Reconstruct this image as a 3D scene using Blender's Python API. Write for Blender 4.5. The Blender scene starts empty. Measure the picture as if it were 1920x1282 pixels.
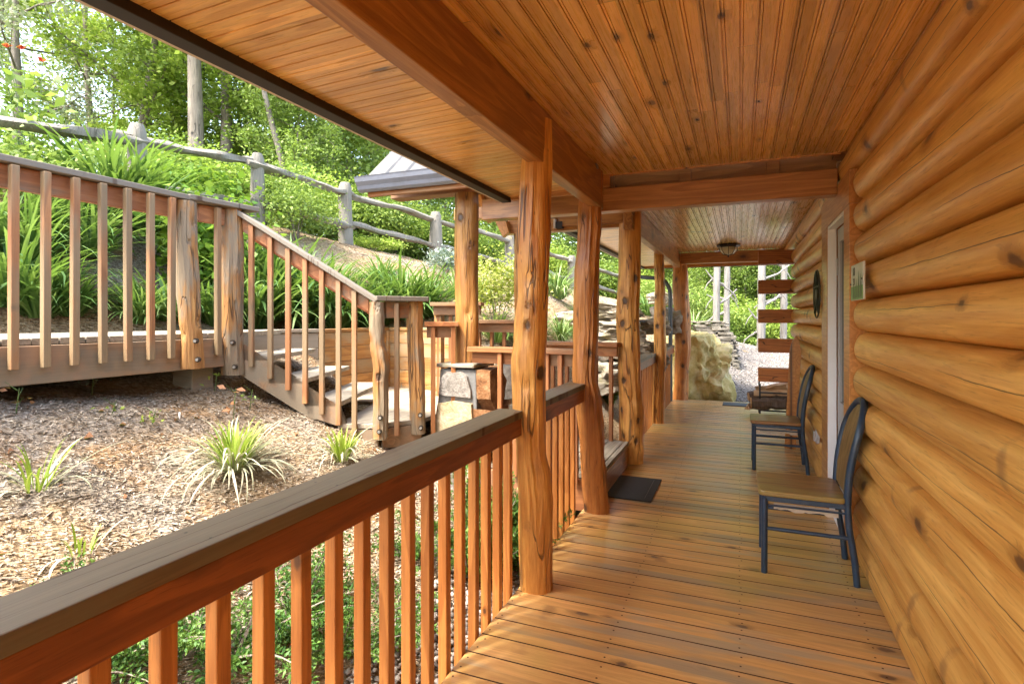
import bpy, bmesh, math, random
import numpy as np
from mathutils import Vector, Matrix, noise
C = bpy.context.scene
COL = C.collection
PI = math.pi
R = math.radians
rnd = random.Random(7)

# ---------------------------------------------------------------- camera frame
YAW = math.atan(428 / 1047)
FWD = Vector((-math.sin(YAW), math.cos(YAW), 0))
RGT = Vector((math.cos(YAW), math.sin(YAW), 0))
CAMH = 1.4

def at(px, py, d):
    """world point seen at photo pixel (px,py) when it lies d metres in front of the camera"""
    p = FWD * d + RGT * ((px - 960) / 1047 * d)
    return Vector((p.x, p.y, CAMH + (594 - py) * d / 1047))

# ---------------------------------------------------------------- object helpers
def tag(o, label=None, cat=None, group=None, kind=None):
    if label: o['label'] = label
    if cat: o['category'] = cat
    if group: o['group'] = group
    if kind: o['kind'] = kind
    return o

def empty(name, loc, label=None, cat=None, group=None, rz=0):
    o = bpy.data.objects.new(name, None)
    COL.objects.link(o)
    o.location = loc
    o.rotation_euler.z = rz
    o.empty_display_size = .2
    return tag(o, label, cat, group)

def link_mesh(name, me, mat, parent=None, world=True):
    """world=True: the mesh is in world coordinates, so shift it by the parent's location"""
    o = bpy.data.objects.new(name, me)
    COL.objects.link(o)
    if mat is not None:
        for m in (mat if isinstance(mat, (list, tuple)) else [mat]):
            me.materials.append(m)
    if parent is not None:
        o.parent = parent
        if world:
            off = Vector((0, 0, 0)); q = parent
            while q is not None:
                off += q.location; q = q.parent
            me.transform(Matrix.Translation(-off))
    return o

def copy_tree(o, parent=None):
    c = o.copy(); COL.objects.link(c); c.parent = parent
    for ch in list(o.children):
        copy_tree(ch, c)
    return c

class MB:
    """collects shapes into one mesh"""
    def __init__(s):
        s.v = []; s.f = []; s.mi = []; s.m = 0
    def add(s, vs, fs):
        n = len(s.v)
        s.v += [tuple(x) for x in vs]
        s.f += [tuple(i + n for i in f) for f in fs]
        s.mi += [s.m] * len(fs)
        return s
    def box(s, x0, x1, y0, y1, z0, z1):
        vs = [(x, y, z) for x in (x0, x1) for y in (y0, y1) for z in (z0, z1)]
        return s.add(vs, [(0, 1, 3, 2), (4, 6, 7, 5), (0, 4, 5, 1), (2, 3, 7, 6), (0, 2, 6, 4), (1, 5, 7, 3)])
    def bar(s, a, b, w, h, up=(0, 0, 1)):
        a = Vector(a); b = Vector(b); d = (b - a).normalized(); up = Vector(up)
        sd = d.cross(up)
        if sd.length < 1e-4: sd = d.cross(Vector((0, 1, 0)))
        sd.normalize(); u = sd.cross(d).normalized()
        vs = []
        for p in (a, b):
            for i, j in ((-1, -1), (1, -1), (1, 1), (-1, 1)):
                vs.append(p + sd * (i * w / 2) + u * (j * h / 2))
        return s.add(vs, [(3, 2, 1, 0), (4, 5, 6, 7), (0, 1, 5, 4), (1, 2, 6, 5), (2, 3, 7, 6), (3, 0, 4, 7)])
    def plumb(s, a, b, w, h):
        """sloping board with plumb-cut ends; a,b are the mid points of its ends"""
        a = Vector(a); b = Vector(b); d = (b - a); d.z = 0; d.normalize()
        sd = Vector((d.y, -d.x, 0))
        vs = []
        for p in (a, b):
            for i, j in ((-1, -1), (1, -1), (1, 1), (-1, 1)):
                vs.append(p + sd * (i * w / 2) + Vector((0, 0, j * h / 2)))
        return s.add(vs, [(3, 2, 1, 0), (4, 5, 6, 7), (0, 1, 5, 4), (1, 2, 6, 5), (2, 3, 7, 6), (3, 0, 4, 7)])
    def prism(s, poly, z0, z1):
        n = len(poly)
        ar = sum(poly[i][0] * poly[(i + 1) % n][1] - poly[(i + 1) % n][0] * poly[i][1] for i in range(n))
        if ar < 0: poly = poly[::-1]
        vs = [(p[0], p[1], z0) for p in poly] + [(p[0], p[1], z1) for p in poly]
        fs = [tuple(range(n))[::-1], tuple(range(n, 2 * n))]
        fs += [(i, (i + 1) % n, n + (i + 1) % n, n + i) for i in range(n)]
        return s.add(vs, fs)
    def slab(s, pts, thick):
        """polygon given by 3-D points (planar), extruded by vector thick"""
        n = len(pts); t = Vector(thick)
        pts = [Vector(p) for p in pts]
        nm = (pts[1] - pts[0]).cross(pts[2] - pts[1])
        if nm.dot(t) < 0: pts = pts[::-1]
        vs = pts + [p + t for p in pts]
        fs = [tuple(range(n))[::-1], tuple(range(n, 2 * n))]
        fs += [(i, (i + 1) % n, n + (i + 1) % n, n + i) for i in range(n)]
        return s.add(vs, fs)
    def tube(s, pts, rad, n=10, caps=True, wob=0, seed=0, sq=1.0):
        pts = [Vector(p) for p in pts]
        if not hasattr(rad, '__len__'): rad = [rad] * len(pts)
        base = len(s.v)
        t0 = (pts[1] - pts[0]).normalized()
        u = t0.cross(Vector((0, 0, 1)))
        if u.length < .05: u = Vector((1, 0, 0)) - t0 * t0.x
        u.normalize()
        vs = []
        for i, p in enumerate(pts):
            t = (pts[min(i + 1, len(pts) - 1)] - pts[max(i - 1, 0)]).normalized()
            u = (u - t * u.dot(t)).normalized(); w = t.cross(u)
            for k in range(n):
                a = 2 * PI * k / n
                r = rad[i]
                if wob:
                    q = Vector((math.cos(a) * 1.5 + seed, math.sin(a) * 1.5, i * .35))
                    r *= 1 + wob * noise.noise(q)
                vs.append(p + u * (math.cos(a) * r) + w * (math.sin(a) * r * sq))
        fs = []
        for i in range(len(pts) - 1):
            for k in range(n):
                a = i * n + k; b = i * n + (k + 1) % n
                fs.append((a, b, b + n, a + n))
        if caps:
            fs.append(tuple(range(n))[::-1]); fs.append(tuple(range((len(pts) - 1) * n, len(pts) * n)))
        return s.add(vs, fs)
    def ball(s, c, r, n=8, m=6, sz=1.0):
        c = Vector(c); vs = []; fs = []
        for i in range(m + 1):
            ph = PI * i / m
            for k in range(n):
                a = 2 * PI * k / n
                vs.append(c + Vector((r * math.sin(ph) * math.cos(a), r * math.sin(ph) * math.sin(a), r * sz * math.cos(ph))))
        for i in range(m):
            for k in range(n):
                a = i * n + k; b = i * n + (k + 1) % n
                fs.append((a, a + n, b + n, b))
        return s.add(vs, fs)
    def mesh(s, name, smooth=False):
        me = bpy.data.meshes.new(name)
        me.from_pydata(s.v, [], s.f)
        if max(s.mi, default=0): me.polygons.foreach_set('material_index', s.mi)
        if smooth: me.polygons.foreach_set('use_smooth', [True] * len(me.polygons))
        me.validate(); me.update()
        return me
    def build(s, name, mat, parent=None, smooth=False, bevel=0, auto=False, seg=2):
        o = link_mesh(name, s.mesh(name, smooth or auto), mat, parent)
        if bevel:
            b = o.modifiers.new('Bevel', 'BEVEL'); b.width = bevel; b.segments = seg
            b.limit_method = 'ANGLE'; b.angle_limit = R(35)
        if auto:
            try:
                o.data.set_sharp_from_angle(angle=R(38))
            except Exception: pass
        return o

def np_mesh(name, V, F, smooth=False):
    """fast mesh from numpy arrays, all faces with the same number of corners"""
    me = bpy.data.meshes.new(name)
    V = np.asarray(V, dtype=np.float32); F = np.asarray(F, dtype=np.int32)
    me.vertices.add(len(V)); me.vertices.foreach_set('co', V.ravel())
    k = F.shape[1]
    me.loops.add(F.size); me.loops.foreach_set('vertex_index', F.ravel())
    me.polygons.add(len(F))
    me.polygons.foreach_set('loop_start', np.arange(0, F.size, k, dtype=np.int32))
    me.polygons.foreach_set('loop_total', np.full(len(F), k, dtype=np.int32))
    if smooth: me.polygons.foreach_set('use_smooth', np.ones(len(F), dtype=bool))
    me.update(calc_edges=True)
    return me

def leaves(rs, P, size, asp=.55, up=.35, droop=0, dirs=None):
    """folded rhombic leaves at positions P (n,3) -> V,F"""
    n = len(P)
    if dirs is None:
        d = rs.normal(size=(n, 3)); d[:, 2] = d[:, 2] * .6 - droop
    else:
        d = dirs + rs.normal(size=(n, 3)) * .35
    d /= np.linalg.norm(d, axis=1)[:, None] + 1e-9
    u = rs.normal(size=(n, 3)) + np.array([0, 0, up * 4])
    s = np.cross(d, u); s /= np.linalg.norm(s, axis=1)[:, None] + 1e-9
    nn = np.cross(s, d)
    L = (size * rs.uniform(.6, 1.3, n))[:, None] if np.isscalar(size) else (size * rs.uniform(.7, 1.25, n))[:, None]
    a = P; b = P + d * L * .5 + s * L * asp * .5 + nn * L * .12
    c = P + d * L; e = P + d * L * .5 - s * L * asp * .5 + nn * L * .12
    V = np.stack([a, b, c, e], 1).reshape(-1, 3)
    F = np.arange(4 * n).reshape(n, 4)
    return V, F
# ---------------------------------------------------------------- materials
class NT:
    def __init__(s, name):
        s.m = bpy.data.materials.new(name); s.m.use_nodes = True
        s.t = s.m.node_tree; s.t.nodes.clear()
        s.out = s.t.nodes.new('ShaderNodeOutputMaterial')
        s.pos = s.n('TexCoord').outputs['Object']
    def n(s, ty, props=None, **inp):
        nd = s.t.nodes.new('ShaderNode' + ty)
        for k, v in (props or {}).items(): setattr(nd, k, v)
        for k, v in inp.items():
            key = int(k[1:]) if k[0] == '_' and k[1:].isdigit() else k.replace('_', ' ')
            s.put(nd.inputs[key], v)
        return nd
    def put(s, sock, v):
        if isinstance(v, bpy.types.NodeSocket): s.t.links.new(v, sock)
        else:
            try: sock.default_value = v
            except Exception: sock.default_value = (*v, 1) if hasattr(v, '__len__') and len(v) == 3 else v
    def math(s, op, a, b=0.0, c=0.0, clamp=False):
        return s.n('Math', dict(operation=op, use_clamp=clamp), _0=a, _1=b, _2=c).outputs[0]
    def vmath(s, op, a, b=(0, 0, 0)):
        return s.n('VectorMath', dict(operation=op), _0=a, _1=b).outputs[0]
    def sep(s, v):
        o = s.n('SeparateXYZ', _0=v).outputs; return o[0], o[1], o[2]
    def comb(s, x, y, z):
        return s.n('CombineXYZ', _0=x, _1=y, _2=z).outputs[0]
    def noise(s, v, scale, detail=3, rough=.5, dist=0, col=False):
        nd = s.n('TexNoise', Vector=v, Scale=scale, Detail=detail, Roughness=rough, Distortion=dist)
        return nd.outputs[1 if col else 0]
    def ramp(s, f, stops, interp='LINEAR'):
        nd = s.n('ValToRGB', _0=f); cr = nd.color_ramp; cr.interpolation = interp
        while len(cr.elements) < len(stops): cr.elements.new(.5)
        for e, (p, c) in zip(cr.elements, stops):
            e.position = p; e.color = (*c, 1) if hasattr(c, '__len__') else (c, c, c, 1)
        return nd.outputs[0]
    def mix(s, f, a, b, mode='MIX'):
        nd = s.n('Mix', dict(data_type='RGBA', blend_type=mode))
        s.put(nd.inputs[0], f)
        for i, v in ((6, a), (7, b)):
            s.put(nd.inputs[i], v if isinstance(v, bpy.types.NodeSocket) else (*v[:3], 1))
        return nd.outputs[2]
    def step(s, x, e0, e1):
        return s.n('MapRange', dict(interpolation_type='SMOOTHSTEP'), _0=x, _1=e0, _2=e1, _3=0.0, _4=1.0).outputs[0]
    def bump(s, h, strength=.3, dist=.01):
        return s.n('Bump', Height=h, Strength=strength, Distance=dist).outputs[0]
    def finish(s, col, rough=.5, normal=None, metal=0, spec=.5, coat=0, coat_rough=.1, transl=0, transl_col=None):
        b = s.n('BsdfPrincipled')
        s.put(b.inputs['Base Color'], col); s.put(b.inputs['Roughness'], rough)
        s.put(b.inputs['Metallic'], metal); s.put(b.inputs['Specular IOR Level'], spec)
        s.put(b.inputs['Coat Weight'], coat); s.put(b.inputs['Coat Roughness'], coat_rough)
        if normal is not None: s.put(b.inputs['Normal'], normal)
        sh = b.outputs[0]
        if transl:
            t = s.n('BsdfTranslucent'); s.put(t.inputs[0], transl_col if transl_col is not None else col)
            mx = s.n('MixShader'); s.put(mx.inputs[0], transl)
            s.t.links.new(sh, mx.inputs[1]); s.t.links.new(t.outputs[0], mx.inputs[2]); sh = mx.outputs[0]
        s.t.links.new(sh, s.out.inputs[0])
        return s.m

def wood(name, light, dark, axis='x', across='y', rough=.4, board=0, joint=0, joff=0, knots=1.0, kscale=5.0,
         kcol=(.07, .03, .015), coat=0, fine=1.0, var=.22, grey=None, greyamt=0, kr=.10, bumps=.25, cracks=None,
         spec=.5, objvar=.12, ringw=1.0, seamdark=0, blotch=None, scar=0, fleck=0, contrast=1.0, ringamt=.30, pores=.35):
    """sawn or planed timber: streaky grain along `axis`, growth rings, knots, per-board and per-object variation"""
    N = NT(name)
    oi = N.n('ObjectInfo').outputs['Random']
    x, y, z = N.sep(N.pos)
    ax = dict(x=x, y=y, z=z)
    L = ax[axis]; A = ax[across]; B = ax[[k for k in 'xyz' if k not in (axis, across)][0]]
    off = N.math('MULTIPLY', oi, 37.0)
    r2 = None
    if board:
        idA = N.math('FLOOR', N.math('DIVIDE', N.math('ADD', A, joff), board))
        w1 = N.n('TexWhiteNoise', dict(noise_dimensions='1D'), W=idA).outputs[0]
        if joint:
            Lq = N.math('ADD', L, N.math('MULTIPLY', w1, joint * 3.3))
            idL = N.math('FLOOR', N.math('DIVIDE', Lq, joint))
        else: idL = 0.0
        w2 = N.n('TexWhiteNoise', dict(noise_dimensions='3D'), Vector=N.comb(idA, idL, 3.1)).outputs[0]
        r2 = w2
        off = N.math('ADD', off, N.math('MULTIPLY', w2, 53.0))
        if joint:
            fr = N.math('FRACT', N.math('DIVIDE', Lq, joint))
            jl = N.math('SUBTRACT', 1.0, N.step(N.math('MULTIPLY', N.math('MINIMUM', fr, N.math('SUBTRACT', 1.0, fr)), joint), .0006, .0022))
    Ao = N.math('ADD', A, off)
    # knots
    kv = N.comb(N.math('MULTIPLY', Ao, 1.0), N.math('MULTIPLY', L, .55), 0.0)
    kv2 = N.vmath('ADD', kv, N.vmath('SCALE', N.noise(kv, 14, 2, col=True), (0, 0, 0)))
    vo = N.n('TexVoronoi', dict(voronoi_dimensions='2D'), Vector=kv, Scale=kscale)
    vo.inputs['Randomness'].default_value = 1
    kd = vo.outputs['Distance']
    ksel = N.sep(vo.outputs['Color'])[0]
    kwob = N.math('MULTIPLY', N.math('SUBTRACT', N.noise(kv, 60, 2), .5), .06)
    kd = N.math('ADD', kd, kwob)
    krad = N.math('MULTIPLY', kr, N.math('ADD', .45, N.sep(vo.outputs['Color'])[1]))
    kk = N.math('SUBTRACT', 1.0, N.step(N.math('DIVIDE', kd, krad), .45, 1.0))
    ring = N.math('SUBTRACT', 1.0, N.step(N.math('DIVIDE', kd, krad), 1.0, 2.3))
    pres = N.step(ksel, 1 - .42 * knots, 1 - .42 * knots + .02) if knots else 0.0
    kk = N.math('MULTIPLY', kk, pres); ring = N.math('MULTIPLY', ring, pres)
    # grain, bent round the knots
    Aw = N.math('ADD', Ao, N.math('MULTIPLY', ring, .02))
    g1 = N.noise(N.comb(N.math('MULTIPLY', Aw, 1.0), N.math('MULTIPLY', B, 1.0), N.math('MULTIPLY', L, .035)), 130 * fine, 4, .6)
    gv = N.comb(Aw, B, N.math('MULTIPLY', L, .09))
    low = N.noise(gv, 7 * ringw, 2, .5)
    rings = N.math('FRACT', N.math('MULTIPLY', low, 9.0))
    rings = N.math('MULTIPLY', N.step(rings, .0, .75), N.math('SUBTRACT', 1.0, N.step(rings, .85, 1.0)))
    big = N.noise(N.comb(Ao, B, N.math('MULTIPLY', L, .4)), 2.3, 3, .55)
    f = N.math('ADD', N.math('MULTIPLY', g1, .55), N.math('ADD', N.math('MULTIPLY', rings, ringamt), N.math('MULTIPLY', big, .55)))
    f = N.math('ADD', f, (.30 - ringamt) * .45)
    f = N.math('ADD', N.math('MULTIPLY', N.math('SUBTRACT', f, .70), 1.35 * contrast), .5)
    col = N.ramp(f, [(.12, tuple(min(1, c * 1.08) for c in light)), (.5, tuple((a + b) / 2 for a, b in zip(light, dark))), (.9, dark)])
    mid = tuple(d * .55 for d in dark)
    if pores:
        # fine dark pores and hair lines, drawn out along the grain
        pz = N.noise(N.comb(Aw, B, N.math('MULTIPLY', L, .05)), 330 * fine, 2, .6)
        col = N.mix(N.math('MULTIPLY', N.step(pz, .56, .70), pores), col, mid)
    col = N.mix(N.math('MULTIPLY', ring, .55), col, mid)
    col = N.mix(N.math('MULTIPLY', kk, .88), col, kcol)
    if scar:
        sv = N.n('TexVoronoi', dict(voronoi_dimensions='2D'), Vector=N.comb(N.math('MULTIPLY', Ao, .42), L, 0.0), Scale=scar)
        sdd = N.math('ADD', sv.outputs['Distance'], N.math('MULTIPLY', N.math('SUBTRACT', N.noise(kv, 30, 3), .5), .16))
        sf = N.math('MULTIPLY', N.math('SUBTRACT', 1.0, N.step(sdd, .02, .13)), N.step(N.sep(sv.outputs['Color'])[2], .45, .5))
        col = N.mix(N.math('MULTIPLY', sf, .55), col, (.20, .09, .035))
    if fleck:
        fv = N.n('TexVoronoi', Vector=N.pos, Scale=7.0)
        ff = N.math('MULTIPLY', N.math('SUBTRACT', 1.0, N.step(N.math('ADD', fv.outputs['Distance'], N.math('MULTIPLY', N.noise(N.pos, 90, 2), .03)), .04, .055)), N.step(N.sep(fv.outputs['Color'])[0], .86, .87))
        col = N.mix(N.math('MULTIPLY', ff, .8), col, (.75, .7, .6))
    if grey is not None:
        ga = N.step(N.noise(N.comb(Ao, B, N.math('MULTIPLY', L, .25)), 3.2, 4, .6), .5 - greyamt * .42, .62 - greyamt * .3)
        gcol = N.mix(g1, grey, tuple(g * .62 for g in grey))
        col = N.mix(N.math('MULTIPLY', ga, .9), col, gcol)
    if blotch is not None:
        bc, ba, bs = blotch
        bf = N.step(N.noise(N.pos, bs, 3, .6), .5, .68)
        col = N.mix(N.math('MULTIPLY', bf, ba), col, bc)
    v = N.math('ADD', 1 - objvar, N.math('MULTIPLY', oi, 2 * objvar))
    if r2 is not None: v = N.math('MULTIPLY', v, N.math('ADD', 1 - var, N.math('MULTIPLY', r2, 2 * var)))
    col = N.mix(1.0, col, N.comb(v, v, v), 'MULTIPLY')
    h = N.math('SUBTRACT', N.math('MULTIPLY', g1, .5), N.math('MULTIPLY', kk, .5))
    if board and joint:
        col = N.mix(N.math('MULTIPLY', jl, .75), col, tuple(d * .3 for d in dark))
    if cracks:
        # checks: thin dark splits that run with the grain and stop again
        cs, ca = cracks
        if board:
            # long straight drying checks, one or two per log, each its own height and length
            loc = N.math('SUBTRACT', N.math('DIVIDE', N.math('ADD', A, joff), board), idA)
            wv = N.math('MULTIPLY', N.math('SUBTRACT', N.noise(N.comb(N.math('MULTIPLY', L, .8), off, 0.0), 1.1, 3, .55), .5), .34)
            wob = N.math('MULTIPLY', N.math('SUBTRACT', N.noise(N.comb(L, A, off), 22, 3), .5), .02)
            segm = N.math('FLOOR', N.math('ADD', N.math('DIVIDE', L, 1.7), N.math('MULTIPLY', w2, 9.0)))
            p0 = N.math('ADD', .28, N.math('MULTIPLY', N.n('TexWhiteNoise', dict(noise_dimensions='2D'), Vector=N.comb(segm, idA, 0.0)).outputs[0], .42))
            dist = N.math('ABSOLUTE', N.math('SUBTRACT', loc, N.math('ADD', p0, N.math('ADD', wv, wob))))
            wdt = N.math('MULTIPLY', .02, N.noise(N.comb(L, A, 9.0), 3.0, 2))
            ln0 = N.math('SUBTRACT', 1.0, N.step(N.math('DIVIDE', dist, wdt), .35, 1.1))
            fs_ = N.math('FRACT', N.math('ADD', N.math('DIVIDE', L, 1.7), N.math('MULTIPLY', w2, 9.0)))
            endm = N.math('MULTIPLY', N.step(fs_, .02, .2), N.math('SUBTRACT', 1.0, N.step(fs_, .7, .95)))
            ln0 = N.math('MULTIPLY', ln0, endm)
        cu = N.comb(A, N.math('MULTIPLY', L, .10), off)
        c1 = N.noise(cu, cs, 2, .5)
        c1 = N.math('ADD', c1, N.math('MULTIPLY', N.math('SUBTRACT', N.noise(N.comb(A, L, 0.0), 14, 3), .5), .02))
        ln = N.math('SUBTRACT', 1.0, N.step(N.math('ABSOLUTE', N.math('SUBTRACT', c1, .5)), .0025, .009))
        msk = N.step(N.noise(N.comb(N.math('MULTIPLY', A, .6), L, 5.0), 1.3, 2), 1 - ca, 1.06 - ca)
        ln = N.math('MULTIPLY', ln, msk)
        if board and cs < 5: ln = ln0
        col = N.mix(N.math('MULTIPLY', ln, .85), col, (.05, .022, .01))
        h = N.math('SUBTRACT', h, N.math('MULTIPLY', ln, 2.0))
    rg = N.math('ADD', rough - .06, N.math('MULTIPLY', g1, .14))
    return N.finish(col, rg, N.bump(h, bumps, .003), spec=spec, coat=coat, coat_rough=.16)

def solid(name, col, rough=.5, metal=0, spec=.5, vary=.08, scale=30, bumps=0, coat=0, dirt=None):
    N = NT(name)
    f = N.noise(N.pos, scale, 4, .6)
    c = N.ramp(f, [(.3, tuple(x * (1 - vary) for x in col)), (.7, tuple(min(1, x * (1 + vary)) for x in col))])
    if dirt:
        c = N.mix(N.math('MULTIPLY', N.step(N.noise(N.pos, dirt[1], 4, .6), .48, .7), dirt[2]), c, dirt[0])
    return N.finish(c, rough, N.bump(f, bumps, .003) if bumps else None, metal, spec, coat)

def post_wood(name, light, dark, kcol=(.05, .022, .01), rough=.42, greyc=None, greyamt=0, kn=1.0, fine=1.0):
    """peeled log: vertical streaks, knots that read as dark eyes, worm-like flecks, long checks"""
    N = NT(name)
    x, y, z = N.sep(N.pos)
    oi = N.n('ObjectInfo').outputs['Random']; off = N.math('MULTIPLY', oi, 29.0)
    xo = N.math('ADD', x, off)
    p = N.comb(xo, y, z)
    st = N.noise(N.comb(xo, y, N.math('MULTIPLY', z, .07)), 70 * fine, 4, .65)
    st2 = N.noise(N.comb(xo, y, N.math('MULTIPLY', z, .12)), 16, 3, .6, 1.2)
    big = N.noise(N.comb(xo, y, N.math('MULTIPLY', z, .5)), 5, 3)
    f = N.math('ADD', N.math('MULTIPLY', st, .45), N.math('ADD', N.math('MULTIPLY', st2, .5), N.math('MULTIPLY', big, .45)))
    col = N.ramp(f, [(.50, light), (.66, tuple((a + b) / 2 for a, b in zip(light, dark))), (.9, dark)])
    vo = N.n('TexVoronoi', Vector=N.comb(xo, y, N.math('MULTIPLY', z, .7)), Scale=8.0)
    kd = N.math('ADD', vo.outputs['Distance'], N.math('MULTIPLY', N.math('SUBTRACT', N.noise(p, 45, 3), .5), .16))
    sel = N.step(N.sep(vo.outputs['Color'])[0], 1 - .5 * kn, 1.02 - .5 * kn)
    k = N.math('MULTIPLY', N.math('SUBTRACT', 1.0, N.step(kd, .13, .25)), sel)
    rg = N.math('MULTIPLY', N.math('SUBTRACT', 1.0, N.step(kd, .22, .50)), sel)
    col = N.mix(N.math('MULTIPLY', rg, .5), col, tuple(d * .6 for d in dark))
    col = N.mix(N.math('MULTIPLY', k, .92), col, kcol)
    v2 = N.n('TexVoronoi', Vector=N.comb(xo, y, N.math('MULTIPLY', z, .35)), Scale=30.0)
    fl = N.math('SUBTRACT', 1.0, N.step(N.math('ADD', v2.outputs['Distance'], N.math('MULTIPLY', st, .1)), .10, .2))
    fl = N.math('MULTIPLY', fl, N.step(N.sep(v2.outputs['Color'])[1], .55, .58))
    col = N.mix(N.math('MULTIPLY', fl, .62), col, tuple(d * .45 for d in dark))
    c1 = N.noise(N.comb(xo, y, N.math('MULTIPLY', z, .08)), 13, 2, .5, .5)
    ln = N.math('SUBTRACT', 1.0, N.step(N.math('ABSOLUTE', N.math('SUBTRACT', c1, .5)), .003, .016))
    ln = N.math('MULTIPLY', ln, N.step(N.noise(p, 2.0, 2), .44, .52))
    col = N.mix(N.math('MULTIPLY', ln, .75), col, kcol)
    if greyc is not None:
        ga = N.step(N.noise(N.comb(xo, y, N.math('MULTIPLY', z, .3)), 4.5, 4, .65), .5 - greyamt * .4, .6 - greyamt * .3)
        col = N.mix(N.math('MULTIPLY', ga, .88), col, N.mix(st, greyc, tuple(g * .5 for g in greyc)))
    h = N.math('SUBTRACT', N.math('ADD', N.math('MULTIPLY', st, .6), N.math('MULTIPLY', st2, .8)), N.math('ADD', N.math('MULTIPLY', k, 1.2), ln))
    return N.finish(col, rough, N.bump(h, .9, .012), coat=.12 if greyc is None else 0, coat_rough=.25)

def foliage(name, cols, rough=.5, transl=.35, vary=1.0, stripe=False, spec=.3):
    """leaves: colour picked per leaf, light passing through"""
    N = NT(name)
    g = N.n('NewGeometry'); ri = g.outputs['Random Per Island']
    oi = N.n('ObjectInfo').outputs['Random']
    big = N.noise(N.pos, 1.3, 2)
    f = N.math('ADD', N.math('MULTIPLY', ri, .75 * vary), N.math('ADD', N.math('MULTIPLY', N.math('SUBTRACT', big, .5), .7), N.math('MULTIPLY', oi, .18)), 0.0)
    n = len(cols)
    col = N.ramp(f, [(i / max(1, n - 1) * .9, c) for i, c in enumerate(cols)])
    if stripe:
        w = N.noise(N.vmath('MULTIPLY', N.pos, (1, 1, 1)), 26, 2)
        col = N.mix(N.math('MULTIPLY', N.step(w, .5, .62), .55), col, (.42, .5, .26))
    tc = N.mix(.5, col, (.24, .36, .04))
    return N.finish(col, rough, None, spec=spec, transl=transl, transl_col=tc)

def ground_mat():
    N = NT('hillside_ground')
    x, y, z = N.sep(N.pos)
    n1 = N.noise(N.pos, .9, 5, .6); n2 = N.noise(N.pos, 9, 5, .65); n3 = N.noise(N.pos, 60, 4, .7)
    # strips of bark: stretched cells at two bearings
    def strips(ang, sc):
        rot = N.n('VectorRotate', dict(rotation_type='Z_AXIS'), Vector=N.pos, Angle=ang).outputs[0]
        return N.n('TexVoronoi', dict(feature='F1'), Vector=N.vmath('MULTIPLY', rot, (1, .22, 1)), Scale=sc)
    a = strips(.5, 90.0); b = strips(1.9, 70.0)
    f = N.math('ADD', N.math('MULTIPLY', N.sep(a.outputs['Color'])[0], .5), N.math('MULTIPLY', N.sep(b.outputs['Color'])[1], .5))
    dry = N.ramp(f, [(.15, (.16, .105, .055)), (.45, (.31, .22, .125)), (.7, (.39, .29, .185)), (.95, (.50, .41, .28))])
    greyish = N.ramp(f, [(.15, (.13, .10, .07)), (.5, (.26, .22, .17)), (.95, (.41, .36, .30))])
    clay = N.ramp(n3, [(.3, (.26, .145, .06)), (.7, (.40, .25, .125))])
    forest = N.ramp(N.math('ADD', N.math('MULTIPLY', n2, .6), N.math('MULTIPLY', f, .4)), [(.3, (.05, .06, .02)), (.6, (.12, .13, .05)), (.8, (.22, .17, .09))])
    soil = N.mix(N.step(n1, .44, .6), dry, greyish)
    soil = N.mix(N.math('MULTIPLY', N.step(N.noise(N.pos, 1.7, 4, .6), .55, .68), .8), soil, clay)
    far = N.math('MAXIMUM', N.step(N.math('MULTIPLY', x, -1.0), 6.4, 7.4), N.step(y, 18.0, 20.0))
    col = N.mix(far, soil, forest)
    h = N.math('ADD', N.math('MULTIPLY', n3, .4), N.math('ADD', a.outputs['Distance'], N.math('MULTIPLY', n2, 1.5)))
    return N.finish(col, .9, N.bump(h, .8, .03), spec=.15)

def gravel_mat():
    N = NT('path_gravel')
    v = N.n('TexVoronoi', Vector=N.pos, Scale=55.0)
    c = N.ramp(N.sep(v.outputs['Color'])[0], [(.05, (.07, .06, .055)), (.4, (.18, .165, .15)), (.8, (.27, .25, .23)), (1, (.36, .34, .32))])
    c = N.mix(N.math('MULTIPLY', N.step(v.outputs['Distance'], .35, .6), .6), c, (.12, .10, .09))
    return N.finish(c, .85, N.bump(N.math('SUBTRACT', 1.0, v.outputs['Distance']), .8, .02), spec=.2)

def stone(name, cols, scale=4, rough=.8, layers=0, moss=None, bstr=.6):
    N = NT(name)
    p = N.vmath('MULTIPLY', N.pos, (1, 1, 1 + layers))
    a = N.noise(p, scale, 6, .65, .6); b = N.noise(p, scale * 7, 4, .7)
    f = N.math('ADD', N.math('MULTIPLY', a, .7), N.math('MULTIPLY', b, .35))
    col = N.ramp(f, [(.35 + .3 * i / (len(cols) - 1), c) for i, c in enumerate(cols)])
    if moss:
        col = N.mix(N.math('MULTIPLY', N.step(N.noise(N.pos, 3.3, 5, .7), .5, .62), moss[1]), col, moss[0])
    return N.finish(col, rough, N.bump(N.math('ADD', a, N.math('MULTIPLY', b, .5)), bstr, .03), spec=.25)

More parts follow.
